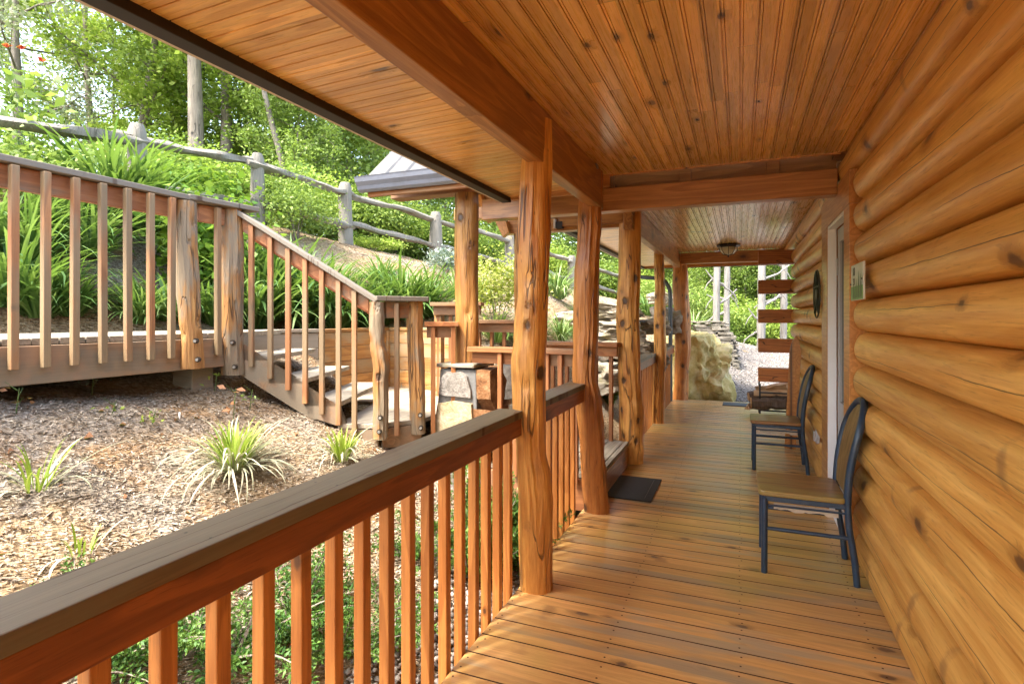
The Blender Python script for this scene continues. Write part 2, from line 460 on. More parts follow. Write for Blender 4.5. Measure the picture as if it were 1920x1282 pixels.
M = {}
M['ceiling'] = wood('varnished_ceiling_pine', (.84, .51, .165), (.60, .30, .07), 'y', 'x', .27, board=.063, joint=1.7, knots=.9, kscale=3.6, kr=.085, coat=.42, contrast=.9, ringamt=.14, var=.24, objvar=.03, fine=.8)
M['ceiling_lit'] = wood('lit_varnished_ceiling_pine', (.86, .58, .24), (.64, .36, .11), 'y', 'x', .27, board=.063, joint=1.7, knots=.5, kscale=3.2, kr=.07, coat=.35, contrast=.7, var=.12, objvar=.03, fine=.8)  # same pine, colour lightened to stand for outside light reflected at the rear
M['soffit'] = wood('varnished_soffit_pine', (.82, .48, .14), (.60, .28, .06), 'x', 'y', .28, board=.063, joint=0, knots=.55, kscale=4.0, kr=.085, coat=.35, var=.16, objvar=.03, fine=.8)
M['logwall'] = wood('varnished_wall_logs', (.86, .51, .135), (.52, .20, .024), 'y', 'z', .40, board=.1885, joff=.002, knots=1.6, kscale=3.4, kr=.085, coat=.18, spec=.45, scar=3.0, var=.10, ringamt=.10, contrast=1.05, cracks=(3.4, .58), bumps=.3, fine=.55, ringw=.8, kcol=(.10, .035, .012))
M['beam'] = wood('brown_beam_y', (.48, .225, .06), (.26, .095, .02), 'y', 'z', .4, knots=.7, kscale=3, objvar=.05, coat=.1)
M['beamx'] = wood('brown_beam_x', (.50, .235, .065), (.29, .11, .025), 'x', 'z', .4, knots=.7, kscale=3, objvar=.08, coat=.1)
M['trim'] = wood('orange_trim', (.58, .27, .07), (.40, .15, .03), 'y', 'x', .35, knots=.3, coat=.2)
M['logend'] = wood('sawn_log_end', (.54, .205, .055), (.34, .115, .03), 'x', 'z', .5, knots=.2, kscale=4, cracks=(9, .7), objvar=.1)
M['deck'] = wood('porch_deck_boards', (.74, .46, .17), (.48, .25, .072), 'x', 'y', .32, contrast=.85, fleck=1, scar=2.2, ringamt=.16, board=.14, joint=0, knots=1.3, kscale=4.2, kr=.075, coat=.08, var=.16, objvar=.02, kcol=(.09, .05, .035), grey=(.46, .36, .22), greyamt=.05, blotch=((.42, .33, .07), .65, .8), bumps=.35)
M['capwood'] = wood('weathered_rail_cap', (.17, .095, .04), (.075, .035, .014), 'y', 'x', .5, knots=.5, kscale=3, grey=(.17, .145, .10), greyamt=.35, objvar=.08, cracks=(9, .75))
M['apron'] = wood('red_brown_rail_board', (.33, .10, .025), (.17, .045, .012), 'y', 'z', .42, knots=.9, kscale=3.2, kr=.12, coat=.1, kcol=(.03, .01, .005))
M['baluster'] = wood('orange_baluster', (.58, .24, .06), (.36, .12, .025), 'z', 'x', .4, knots=.5, kscale=4.5, kr=.06, coat=.15, objvar=.16)
M['steprail'] = wood('brown_red_rail_x', (.38, .155, .05), (.22, .075, .022), 'x', 'z', .7, knots=.5, kscale=3, grey=(.33, .19, .10), greyamt=.1, objvar=.1)
M['bal2'] = wood('faded_baluster', (.40, .19, .075), (.24, .095, .035), 'z', 'x', .6, knots=.4, kscale=4.5, kr=.06, grey=(.29, .215, .12), greyamt=.25, objvar=.12)
M['rail2'] = wood('faded_rail_board', (.42, .175, .065), (.27, .095, .032), 'y', 'z', .6, knots=.5, kscale=3, grey=(.30, .22, .14), greyamt=.12, objvar=.08)
M['cap2'] = wood('grey_rail_cap', (.25, .17, .11), (.15, .095, .055), 'y', 'x', .65, knots=.4, kscale=3, grey=(.23, .205, .165), greyamt=.7, objvar=.08, cracks=(10, .6))
M['rim'] = wood('faded_rim_board', (.33, .195, .10), (.21, .12, .06), 'y', 'z', .7, knots=.4, kscale=3, grey=(.26, .215, .15), greyamt=.35, objvar=.08, blotch=((.40, .22, .12), .5, 2.5))
M['greydeck'] = wood('bleached_deck_x', (.36, .325, .26), (.23, .20, .155), 'x', 'y', .75, board=.14, knots=.3, kscale=4, var=.12, objvar=.05, cracks=(9, .4), coat=0)
M['treads'] = wood('bleached_treads', (.36, .32, .25), (.23, .195, .145), 'y', 'x', .75, board=.14, knots=.3, kscale=4, var=.12, objvar=.06)
M['planks'] = wood('orange_wall_planks', (.42, .22, .065), (.26, .11, .03), 'x', 'z', .6, board=.155, joff=.0, joint=0, knots=.8, kscale=3, var=.14, grey=(.38, .28, .16), greyamt=.12, cracks=(8, .5))
M['greyplanks'] = wood('grey_wall_planks', (.34, .25, .16), (.22, .15, .09), 'x', 'z', .75, board=.155, knots=.5, kscale=3, var=.12, grey=(.31, .27, .21), greyamt=.6, cracks=(8, .5))
M['post'] = post_wood('peeled_log_post', (.90, .50, .13), (.42, .14, .024), kn=1.15)
M['postdark'] = post_wood('peeled_dark_log_post', (.66, .29, .07), (.28, .085, .018), kn=1.2)
M['column'] = post_wood('outdoor_log_column', (.50, .265, .07), (.22, .08, .018), kn=1.1)
M['balbrown'] = wood('red_brown_baluster', (.36, .15, .05), (.22, .08, .025), 'z', 'x', .55, knots=.4, kscale=4.5, kr=.06, objvar=.12)
M['newel'] = post_wood('weathered_newel_log', (.48, .26, .08), (.24, .10, .03), greyc=(.29, .24, .165), greyamt=.18, kn=.5, rough=.7)
M['fence'] = post_wood('silver_fence_wood', (.24, .21, .17), (.10, .085, .065), kcol=(.08, .065, .05), rough=.85, kn=.25, greyc=(.27, .25, .21), greyamt=.5)
M['trunk'] = post_wood('tree_bark', (.30, .26, .21), (.11, .09, .07), kcol=(.03, .025, .02), rough=.9, kn=.2, fine=.4)
M['palebark'] = post_wood('pale_bare_wood', (.26, .24, .21), (.13, .115, .10), kcol=(.12, .10, .09), rough=.85, kn=.2, greyc=(.29, .28, .26), greyamt=.5)
M['fascia'] = solid('dark_brown_fascia', (.014, .007, .004), .6, vary=.15, scale=8)
M['drip'] = solid('cream_drip_edge', (.55, .45, .34), .5, vary=.06)
M['gutter'] = solid('grey_blue_gutter_metal', (.19, .21, .26), .35, metal=.3, vary=.05, dirt=((.12, .11, .10), 6, .3))
M['pipe'] = solid('charcoal_downspout', (.06, .075, .085), .4, metal=.2)
M['roofmetal'] = solid('weathered_metal_roof', (.11, .11, .108), .45, metal=.35, vary=.12, scale=5, dirt=((.30, .28, .25), 3, .45))
M['roof'] = solid('main_roof_metal', (.35, .34, .33), .5, metal=.3)
M['white'] = solid('white_door_paint', (.88, .88, .90), .4, vary=.04, scale=5)
M['storm'] = solid('grey_storm_door', (.42, .42, .42), .4, vary=.05)
M['glass'] = solid('dark_door_glass', (.035, .04, .035), .06, spec=.8)
M['navy'] = solid('dark_blue_grey_chair_paint', (.013, .036, .072), .38, vary=.2, scale=25, spec=.6, dirt=((.10, .12, .13), 18, .25))
M['seat'] = wood('worn_chair_seat', (.33, .165, .05), (.14, .06, .018), 'x', 'y', .35, knots=.2, kscale=4, grey=(.34, .25, .07), greyamt=.1, coat=.2, objvar=.06)
M['seatedge'] = wood('worn_seat_edge', (.42, .25, .14), (.24, .13, .07), 'x', 'y', .6, knots=0.01)
M['carved'] = wood('carved_back_panel', (.27, .17, .055), (.11, .06, .018), 'z', 'y', .45, knots=0.01, bumps=.5)
M['seam'] = solid('dirty_board_joint', (.075, .032, .012), .9, vary=.3)
M['black'] = solid('black_iron', (.012, .012, .014), .45, vary=.2)
M['bronze'] = solid('dark_bronze', (.035, .025, .018), .4, metal=.4)
M['lampglass'] = solid('frosted_lamp_glass', (.58, .56, .44), .25, vary=.05)
M['rubber'] = solid('black_rubber_mat', (.016, .018, .021), .62, vary=.25, scale=60, bumps=.5)
M['matline'] = solid('pale_mat_line', (.16, .16, .16), .6)
M['medal'] = solid('dark_green_metal', (.035, .045, .03), .5, metal=.3)
M['mortar'] = solid('grey_mortar', (.15, .15, .145), .9, vary=.2, scale=40, bumps=.6)
M['stone_grey'] = stone('grey_flagstone', [(.10, .09, .075), (.22, .20, .175), (.33, .31, .28)], 9)
M['stone_cream'] = stone('cream_flagstone', [(.22, .14, .06), (.36, .28, .16), (.46, .39, .28)], 5)
M['stone_brown'] = stone('brown_edge_stone', [(.08, .035, .015), (.20, .09, .035), (.34, .20, .10)], 7)
M['stone_white'] = stone('pale_ledge_stone', [(.08, .07, .045), (.26, .23, .18), (.38, .35, .30)], 3.5, layers=2.5, moss=((.20, .18, .05), .5))
M['boulder'] = stone('mossy_yellow_boulder', [(.24, .19, .05), (.52, .43, .17), (.66, .58, .36)], 1.5, moss=((.20, .19, .04), .55), bstr=.55)
M['drystone'] = stone('dry_stack_stone', [(.06, .055, .04), (.18, .165, .135), (.32, .30, .26)], 6, layers=1.5)
M['ground'] = ground_mat()
M['gravel'] = gravel_mat()
def chip_mat(name, stops):
    N = NT(name); ri = N.n('NewGeometry').outputs['Random Per Island']
    return N.finish(N.ramp(ri, stops), .85, spec=.2)
M['chips'] = chip_mat('mulch_chip', [(0, (.17, .125, .085)), (.25, (.32, .26, .19)), (.65, (.41, .35, .27)), (1, (.50, .45, .37))])
M['twigs'] = chip_mat('dry_twig', [(0, (.10, .07, .05)), (.5, (.24, .19, .14)), (1, (.42, .36, .29))])
M['pebbles'] = chip_mat('pebble', [(0, (.06, .055, .05)), (.4, (.18, .165, .15)), (.8, (.29, .27, .25)), (1, (.40, .38, .35))])
M['pebdark'] = chip_mat('dark_pebble', [(0, (.07, .06, .055)), (.5, (.22, .20, .18)), (1, (.42, .37, .33))])
M['leaf_mid'] = foliage('mid_green_leaf', [(.085, .14, .03), (.19, .28, .055), (.32, .42, .10)])
M['leaf_bright'] = foliage('bright_spring_leaf', [(.15, .24, .035), (.30, .42, .06), (.46, .55, .12)], transl=.45)
M['leaf_hazed'] = foliage('haze_paled_leaf', [(.20, .24, .15), (.32, .36, .25), (.46, .47, .35)], transl=.35)  # leaf colours lightened and greyed to stand in for haze
M['leaf_far'] = foliage('far_wood_leaf', [(.11, .17, .045), (.20, .29, .07), (.32, .41, .11)])
M['leaf_dark'] = foliage('dark_undergrowth_leaf', [(.06, .11, .025), (.14, .23, .045), (.26, .36, .08)])
M['grass'] = foliage('long_green_blade', [(.035, .10, .022), (.09, .195, .04), (.24, .34, .11)], transl=.35, spec=.5)
M['lirio'] = foliage('striped_cream_green_blade', [(.06, .15, .03), (.17, .28, .06), (.42, .48, .24)], transl=.3, spec=.5)
M['drygrass'] = foliage('bleached_grey_blade', [(.20, .21, .13), (.36, .35, .24), (.50, .46, .36)], transl=.2)
M['shortgrass'] = foliage('yellow_green_blade', [(.13, .22, .02), (.26, .36, .04), (.42, .48, .12)], transl=.35)
M['juniper'] = foliage('juniper_frond', [(.03, .09, .02), (.08, .19, .035), (.17, .29, .06)], transl=.25)
M['yellowbush'] = foliage('gold_edged_leaf', [(.16, .26, .02), (.38, .44, .06), (.58, .56, .22)], transl=.35)
M['bluebush'] = foliage('blue_grey_leaf', [(.10, .14, .12), (.20, .26, .23), (.34, .39, .34)], transl=.2)
M['rasp'] = foliage('soft_lobed_leaf', [(.06, .15, .014), (.14, .27, .026), (.28, .40, .06)], transl=.4)
M['poppy'] = foliage('red_petal', [(.45, .006, .025), (.60, .012, .05)], transl=.3)
M['deadleaf'] = foliage('withered_brown_leaf', [(.16, .07, .03), (.28, .13, .06)], transl=.2)
M['stem'] = solid('green_stem', (.08, .14, .03), .6)
M['bark_log'] = post_wood('firewood_bark', (.20, .15, .11), (.07, .05, .035), kcol=(.02, .015, .01), rough=.9, kn=.2)
M['splitwood'] = wood('split_firewood', (.66, .46, .26), (.42, .25, .12), 'x', 'y', .7, knots=.2, kscale=5)
M['signwhite'] = solid('sign_pale_enamel', (.56, .58, .52), .35, vary=.05)
M['signgreen'] = solid('sign_green_paint', (.12, .26, .06), .4, vary=.35, scale=40)
M['signdark'] = solid('sign_dark_green', (.06, .12, .03), .4, vary=.2)
M['plastic'] = solid('white_plastic_tag', (.8, .8, .78), .4)
M['bolt'] = solid('galvanised_bolt', (.45, .43, .40), .4, metal=.8)
# ---------------------------------------------------------------- log cabin with its porch
CZ = 2.46          # ceiling
cabin = empty('log_cabin', (1.5, 3, 0), 'honey coloured log cabin with a long roofed porch, rail and peeled log posts', 'log cabin')

def nz(x, y=0, z=0, s=1): return noise.noise(Vector((x * s, y * s, z * s)))

# --- log wall: courses of round-faced logs
XB, XG, CH = .595, .672, .1885
def log_run(mb, k, y0, y1, cap0=False, cap1=False):
    z0 = .006 + CH * k - .012; zc = z0 + CH / 2
    ys = []
    n = max(2, int((y1 - y0) / .16)); ys = [y0 + (y1 - y0) * i / n for i in range(n + 1)]
    if cap0: ys = [y0, y0 + .012, y0 + .035, y0 + .07] + [y for y in ys if y > y0 + .1]
    if cap1: ys = [y for y in ys if y < y1 - .1] + [y1 - .07, y1 - .035, y1 - .012, y1]
    prof = 13
    vs = []
    for y in ys:
        s = 1.0
        if cap0 and y < y0 + .075: s = math.sqrt(max(0, 1 - (1 - (y - y0) / .075) ** 2)) * .8 + .2
        if cap1 and y > y1 - .075: s = math.sqrt(max(0, 1 - (1 - (y1 - y) / .075) ** 2)) * .8 + .2
        bul = (XG - XB) * (1 + .10 * nz(y * .5, k * 7.3)) * s
        for i in range(prof):
            a = -1 + 2 * i / (prof - 1)
            zz = zc + a * (CH / 2 - .0028) + .004 * nz(y * .35, k * 3.1 + (1 if a > 0 else 0)) * (abs(a) > .9)
            b = math.sqrt(max(0, 1 - a * a)) ** .85
            vs.append((XG - bul * b + .0022 * nz(y * 1.3, zz * 9, k), y, zz))
    vs2 = vs + [(XG + .08, y, zc - CH / 2 + .0028) for y in ys] + [(XG + .08, y, zc + CH / 2 - .0028) for y in ys]
    fs = []; m = len(ys)
    for j in range(m - 1):
        for i in range(prof - 1):
            a = j * prof + i
            fs.append((a, a + 1, a + 1 + prof, a + prof))
    nb = m * prof
    for j in range(m - 1):
        fs.append((j * prof, (j + 1) * prof, nb + j + 1, nb + j)); fs.append((j * prof + prof - 1, nb + m + j, nb + m + j + 1, (j + 1) * prof + prof - 1))
    fs.append(tuple([i for i in range(prof)][::-1] + [nb, nb + m]))
    fs.append(tuple([(m - 1) * prof + i for i in range(prof)] + [nb + m + m - 1, nb + m - 1]))
    mb.add(vs2, fs)
w = MB()
D0, D1 = 3.74, 4.96     # outside of the door casings
for k in range(13):
    if k <= 11:
        log_run(w, k, -3.0, D0, False, True)
        log_run(w, k, D1, 7.95, True, False)
    else:
        log_run(w, k, -3.0, 9.6)
w.build('log_wall', M['logwall'], cabin, auto=True)
# wall body behind, gable wall, so that no light leaks
b = MB(); b.box(.80, .95, -3, 3.95, -.4, 2.8); b.box(.80, .95, 4.66, 8.0, -.4, 2.8); b.box(.80, .95, 3.95, 4.66, 2.12, 2.8)
b.box(.95, 5, 7.85, 8.0, -.4, 2.8); b.box(1.6, 1.7, 3.5, 5.2, -.4, 2.8)
b.build('wall_body', M['logend'], cabin)
# plate log carried on over the corner
for k in (11, 9, 7, 5, 3):
    z0 = CH * k - .006
    e = MB(); e.box(.215, .70, 7.86, 8.02, z0 + .008, z0 + CH - .006)
    e.build('log_end', M['logend'], cabin, bevel=.006)

# --- floor boards (grooved sheet) and edge beam
def grooved(mb, a0, a1, w_, gap, dep, top, b0, b1, axis, down=False, bead=False, slope=None, seam=None):
    """boards side by side along `axis`-normal; polyline cross-section extruded from b0 to b1"""
    pts = []
    sgn = -1 if not down else 1
    a = a0
    pts.append((a0, top))
    i = math.floor(a0 / w_) + 1
    while i * w_ < a1 - gap:
        s = i * w_
        ee = gap * .5
        pts += [(s - ee - .0012, top), (s - ee, top + sgn * .0012), (s - ee, top + sgn * dep), (s + ee, top + sgn * dep), (s + ee, top + sgn * .0012), (s + ee + .0012, top)]
        if bead:
            q = s + gap * 2.6
            pts += [(q - .0016, top), (q, top + sgn * dep * .6), (q + .0016, top)]
        i += 1
    pts.append((a1, top))
    vs = []; 
    for bb in (b0, b1):
        for (aa, zz) in pts:
            dz = 0
            if axis == 'x':   # boards run along x; cross-section varies in y
                if slope: dz = slope * (bb - b1)
                vs.append((bb, aa, zz + dz))
            else: vs.append((aa, bb, zz))
    n = len(pts)
    fs = []
    for i in range(n - 1):
        f = (i, i + 1, n + i + 1, n + i)
        fs.append(f)
    mb.add(vs, fs)
    if seam is not None:
        for i in range(n - 1):
            if abs(pts[i][1] - top) > .0005 or abs(pts[i + 1][1] - top) > .0005: mb.mi[len(mb.mi) - (n - 1) + i] = seam
fl = MB()
grooved(fl, -3.0, 8.02, .14, .0055, .02, 0, -1.06, .70, 'x', seam=1)
grooved(fl, 8.02, 9.92, .14, .006, .02, 0, -1.06, 2.2, 'x', seam=1)
fl.m = 1; fl.box(-1.055, .72, -3.0, 8.02, -.06, -.024); fl.box(-1.055, 2.2, 8.03, 9.915, -.06, -.024); fl.m = 0
fl.box(-1.063, -1.02, -3.0, 9.925, -.0385, -.0215)
fl.m = 1
for iy in range(-21, 70):
    for xs in (-1.035, -.52, .0, .52):
        for dy in (.035, .105):
            cx_, cy_ = xs + rnd.uniform(-.008, .008), iy * .14 + dy + rnd.uniform(-.006, .006)
            fl.add([(cx_ + .0048 * math.cos(a * PI / 3), cy_ + .0048 * math.sin(a * PI / 3), .0006) for a in range(6)], [tuple(range(6))])
fo = fl.build('porch_floor', [M['deck'], M['seam']], cabin)
rb = MB(); rb.box(-1.045, -1.0, -3.0, 9.9, -.30, -.062); rb.box(-1.0, 2.2, 9.86, 9.9, -.30, -.062)
for y in (-1.5, 1.0, 3.0, 5.3, 7.5, 9.7): rb.box(-.98, -.84, y, y + .14, -.8, -.062)
rb.build('rim_joist', M['beam'], cabin, bevel=.004)

# --- ceilings and soffits
ce = MB(); grooved(ce, -.95, .66, .063, .0042, .010, CZ, -3.0, 4.13, 'y', down=True, bead=True)
ce.build('porch_ceiling', M['ceiling'], cabin)
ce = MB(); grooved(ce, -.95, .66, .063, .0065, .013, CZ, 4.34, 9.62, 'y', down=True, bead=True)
ce.build('porch_ceiling', M['ceiling_lit'], cabin)
cf = MB(); cf.box(.56, .78, 9.585, 9.72, 2.272, 2.52); cf.build('corner_block', M['logend'], cabin)
so = MB(); grooved(so, -3.0, 3.93, .063, .0055, .011, 2.335, -1.63, -.985, 'x', down=True, bead=False, slope=.035)
so.build('soffit', M['soffit'], cabin)
so = MB(); grooved(so, 5.43, 10.38, .063, .0055, .011, 2.335, -1.63, -.985, 'x', down=True, bead=False, slope=.035)
grooved(so, 9.62, 10.38, .063, .0045, .006, 2.335, -.985, 2.2, 'x', down=True)
so.build('soffit', M['soffit'], cabin)
cv = MB(); cv.tube([(.640, -3, CZ - .020), (.640, 4.13, CZ - .020)], .017, 8); cv.tube([(.640, 4.36, CZ - .020), (.640, 9.6, CZ - .020)], .017, 8)
cv.build('ceiling_moulding', M['trim'], cabin, auto=True)
et = MB(); et.box(-.93, .60, 4.132, 4.146, CZ - .010, CZ + .03)
et.build('ceiling_edge_trim', M['trim'], cabin, bevel=.002)

# --- beams
bm_ = MB(); bm_.box(-1.005, -.925, -3.0, 4.02, 2.185, CZ - .002); bm_.build('side_beam', M['beam'], cabin, bevel=.006)
bm_ = MB(); bm_.box(-1.005, -.925, 5.18, 9.62, 2.215, CZ - .002); bm_.build('side_beam', M['beam'], cabin, bevel=.006)
bm_ = MB(); bm_.box(-1.98, .59, 4.18, 4.30, 2.20, 2.372); bm_.build('cross_beam', M['beamx'], cabin, bevel=.006)
bm_ = MB(); bm_.box(-.92, .60, 4.318, 4.338, 2.30, 2.60); bm_.build('frieze_board', M['beamx'], cabin)
for x in (-.42, .17):
    q = MB(); q.box(x, x + .085, 4.29, 4.316, 2.3, 2.58); q.build('blocking', M['beamx'], cabin, bevel=.003)
bm_ = MB(); bm_.box(-.96, .70, 4.150, 4.5, 2.572, 2.62); bm_.build('recess_top', M['beamx'], cabin); bm_ = MB(); bm_.box(-.97, -.90, 4.12, 4.5, 2.374, 2.571); bm_.build('recess_board', M['beamx'], cabin); bm_ = MB(); bm_.box(.575, .70, 4.12, 4.36, 2.458, 2.571); bm_.build('recess_board', M['beamx'], cabin)
bm_ = MB(); bm_.box(-1.67, -1.03, 5.31, 5.42, 2.295, 2.44); bm_.build('cross_beam', M['beamx'], cabin, bevel=.006)
bm_ = MB(); bm_.box(-.92, .60, 9.60, 9.70, 2.275, CZ - .003); bm_.build('end_beam', M['beamx'], cabin, bevel=.006)
bm_ = MB(); bm_.box(-1.62, -1.0, 3.93, 3.97, 2.29, 2.345); bm_.build('soffit_end_trim', M['beamx'], cabin); bm_ = MB(); bm_.box(-1.62, 2.2, 10.38, 10.42, 2.285, 2.34)
bm_.build('soffit_end_trim', M['beamx'], cabin)
# fascia
fa = MB()
for (y0, y1) in ((-3.0, 3.97), (5.30, 10.42)):
    fa.box(-1.70, -1.63, y0, y1, 2.278, 2.345)
fa.box(-1.70, 2.2, 10.421, 10.47, 2.278, 2.345)
fa.build('fascia', M['fascia'], cabin, bevel=.003)
dr = MB()
for (y0, y1) in ((-3.0, 3.97), (5.30, 10.42)): dr.box(-1.722, -1.703, y0, y1, 2.283, 2.375)
dr.build('drip_edge', M['drip'], cabin)
# roof planes
rf = MB()
def roofpl(y0, y1, x0=-1.76, x1=4.6, z0=2.385, s=.36):
    rf.slab([(x0, y0, z0), (x1, y0, z0 + (x1 - x0) * s), (x1, y1, z0 + (x1 - x0) * s), (x0, y1, z0)], (0, 0, .03))
roofpl(-3.05, 4.0); roofpl(4.001, 5.299, x0=-1.0, z0=2.385 + .76 * .36); roofpl(5.30, 10.5)
rf.build('roof', M['roof'], cabin)

# --- rails
def flat_rail(y0, y1, name='porch_railing'):
    m = MB(); m.box(-1.162, -1.020, y0, y1, .888, .926)
    r_ = m.build(name, M['capwood'], cabin, bevel=.004)
    nn = MB(); yy = y0 + .22
    while yy < y1 - .1:
        for xx in (-1.128, -1.052): nn.add([(xx + .004 * math.cos(k * PI / 3), yy + .004 * math.sin(k * PI / 3), .9264) for k in range(6)], [tuple(range(6))])
        yy += .405
    nn.build('nail_heads', M['black'], r_)
    a = MB(); a.box(-1.064, -1.026, y0, y1, .800, .887); a.build('rail_board', M['apron'], r_, bevel=.003)
    return r_
BALH = MB(); BALH.box(-.019, .019, -.019, .019, -.21, .875)
def balusters(rail, ys, x=-1.086, mat='baluster', src=BALH, name='baluster', pts=None):
    me = None
    for i, y in enumerate(ys):
        p = (x, y, 0) if pts is None else pts[i]
        if me is None:
            me = src.mesh(name); me.materials.append(M[mat])
        o = bpy.data.objects.new(name, me); COL.objects.link(o)
        bv = o.modifiers.new('Bevel', 'BEVEL'); bv.width = .0035; bv.segments = 2
        o.parent = rail
        off = Vector((0, 0, 0)); q = rail
        while q is not None: off += q.location; q = q.parent
        o.location = Vector(p) - off
        o.rotation_euler.z = rnd.uniform(-.03, .03); o.rotation_euler.x = rnd.uniform(-.004, .004)
r1 = flat_rail(-3.0, 2.66); balusters(r1, [2.6 - .13 * k for k in range(32)])
r2 = flat_rail(2.79, 3.93); balusters(r2, [2.86 + .13 * k for k in range(8)])
r3 = flat_rail(5.42, 7.50); balusters(r3, [5.50 + .13 * k for k in range(16)])
r4 = flat_rail(7.62, 9.70); balusters(r4, [7.68 + .13 * k for k in range(16)])

# --- peeled log posts: outline read as (height, sideways shift, radius)
def log_post(name, x, y, prof, mat, parent, seed, z0=0, n=36, fine=.03, knots=7, flare=0, lean=None):
    """prof: list of (z, lateral offset along the view's right, radius), top to bottom or bottom to top"""
    prof = sorted(prof)
    zmin, zmax = prof[0][0], prof[-1][0]
    rs = random.Random(seed)
    ks = [(rs.uniform(0, 2 * PI), rs.uniform(zmin + .1, zmax - .1), rs.uniform(.018, .035), rs.choice((1, 1, -1))) for _ in range(knots)]
    m = max(8, int((zmax - zmin) / fine)); vs = []; fs = []
    def interp(z, i):
        for a, b in zip(prof, prof[1:]):
            if a[0] <= z <= b[0] + 1e-6:
                t = (z - a[0]) / max(1e-6, b[0] - a[0]); t = t * t * (3 - 2 * t)
                return a[i] + (b[i] - a[i]) * t
        return prof[-1][i]
    for j in range(m + 1):
        z = zmin + (zmax - zmin) * j / m
        ox = interp(z, 1); r0 = interp(z, 2)
        cy = .012 * nz(z * 1.4, seed * 3.7)
        for i in range(n):
            a = 2 * PI * i / n
            r = r0 * (1.07 + .12 * nz(math.cos(a) * 1.1 + seed, math.sin(a) * 1.1, z * 1.9) + .06 * nz(math.cos(a) * 4 + seed, math.sin(a) * 4, z * 2.5))
            r += .009 * nz(math.cos(a) * 7, math.sin(a) * 7 + seed, z * 1.2)
            for (ka, kz, kr, sg) in ks:
                da = (a - ka + PI) % (2 * PI) - PI
                dd = ((da * r0) ** 2 + ((z - kz) * .7) ** 2) / kr ** 2
                if dd < 6: r += sg * .013 * math.exp(-dd) - .014 * math.exp(-dd * 6)
            vs.append((x + RGT.x * ox + r * math.cos(a), y + RGT.y * ox + r * math.sin(a) + cy, z))
    for j in range(m):
        for i in range(n):
            a = j * n + i; b_ = j * n + (i + 1) % n
            fs.append((a, b_, b_ + n, a + n))
    fs.append(tuple(range(n))[::-1]); fs.append(tuple(range(m * n, m * n + n)))
    q = MB(); q.add(vs, fs)
    return q.build(name, mat, parent, auto=True)

def pxprof(d, rows, cx):
    """photo outline rows (py, left, right) at distance d -> (z, offset, radius)"""
    out = []
    for (py, l, r) in rows:
        out.append((CAMH + (594 - py) * d / 1047, ((l + r) / 2 - cx) * d / 1047, (r - l) / 2 * d / 1047))
    return out
P1 = [(217, 992, 1032), (276, 990, 1032), (283, 979, 1032), (350, 976, 1032), (450, 973, 1031), (540, 973, 1028), (620, 968, 1025), (680, 960, 1021), (760, 963, 1019), (850, 968, 1019), (900, 971, 1029), (950, 974, 1035), (1050, 976, 1036), (1118, 977, 1036)]
P2 = [(318, 1105, 1130), (368, 1104, 1129), (373, 1087, 1127), (420, 1085, 1127), (460, 1083, 1123), (510, 1078, 1122), (600, 1075, 1119), (700, 1074, 1116), (760, 1083, 1126), (850, 1090, 1133), (900, 1092, 1136), (958, 1096, 1142)]
P3 = [(380, 1165, 1201), (430, 1163, 1201), (500, 1162, 1200), (600, 1158, 1197), (700, 1160, 1200), (800, 1164, 1204), (868, 1172, 1205)]
P4 = [(440, 1229, 1243), (480, 1227, 1244), (540, 1229, 1246), (600, 1227, 1247), (650, 1228, 1248), (700, 1226, 1247), (793, 1224, 1245)]
P5 = [(476, 1264, 1286), (540, 1263, 1290), (600, 1266, 1293), (650, 1267, 1294), (700, 1266, 1290), (746, 1263, 1289)]
def porch_post(rows, d, cx, mat, seed, knots, lab=None, top=None):
    pr = pxprof(d, rows, cx)
    dz = -min(p[0] for p in pr)
    pr = [(p[0] + (dz if p[0] < .3 else 0), p[1], p[2]) for p in pr]
    c = at(cx, 594, d + .07)
    o = log_post('porch_post', c.x, c.y, pr, M[mat], cabin, seed, knots=knots)
    if lab: o['label'] = lab
porch_post(P1, 2.83, 1005, 'post', 3, 10, 'bright orange peeled post with bored holes, nearest')
porch_post(P2, 3.98, 1110, 'postdark', 8, 9, 'darker red brown peeled post')
porch_post(P3, 5.31, 1182, 'post', 15, 10)
porch_post(P4, 7.32, 1236, 'post', 21, 6, 'thin crooked peeled post')
porch_post(P5, 9.45, 1277, 'postdark', 27, 6)

# --- door
ds = MB(); ds.box(.588, .80, 4.66, 4.95, -.002, 2.06); ds.build('door_casing', M['trim'], cabin, bevel=.003)
ds = MB(); ds.box(.588, .80, 3.755, 3.945, -.002, 2.06); ds.build('door_casing', M['trim'], cabin, bevel=.003)
ds = MB(); ds.box(.586, .80, 3.755, 4.95, 2.061, 2.262); ds.build('door_head_casing', M['trim'], cabin, bevel=.003)
dj = MB(); dj.box(.592, .646, 4.635, 4.659, .02, 2.058); dj.box(.592, .646, 3.946, 3.97, .02, 2.058); dj.box(.592, .646, 3.971, 4.634, 2.034, 2.058); dj.box(.60, .72, 3.946, 4.659, .0, .018)
dj.build('door_jamb', M['white'], cabin, bevel=.002)
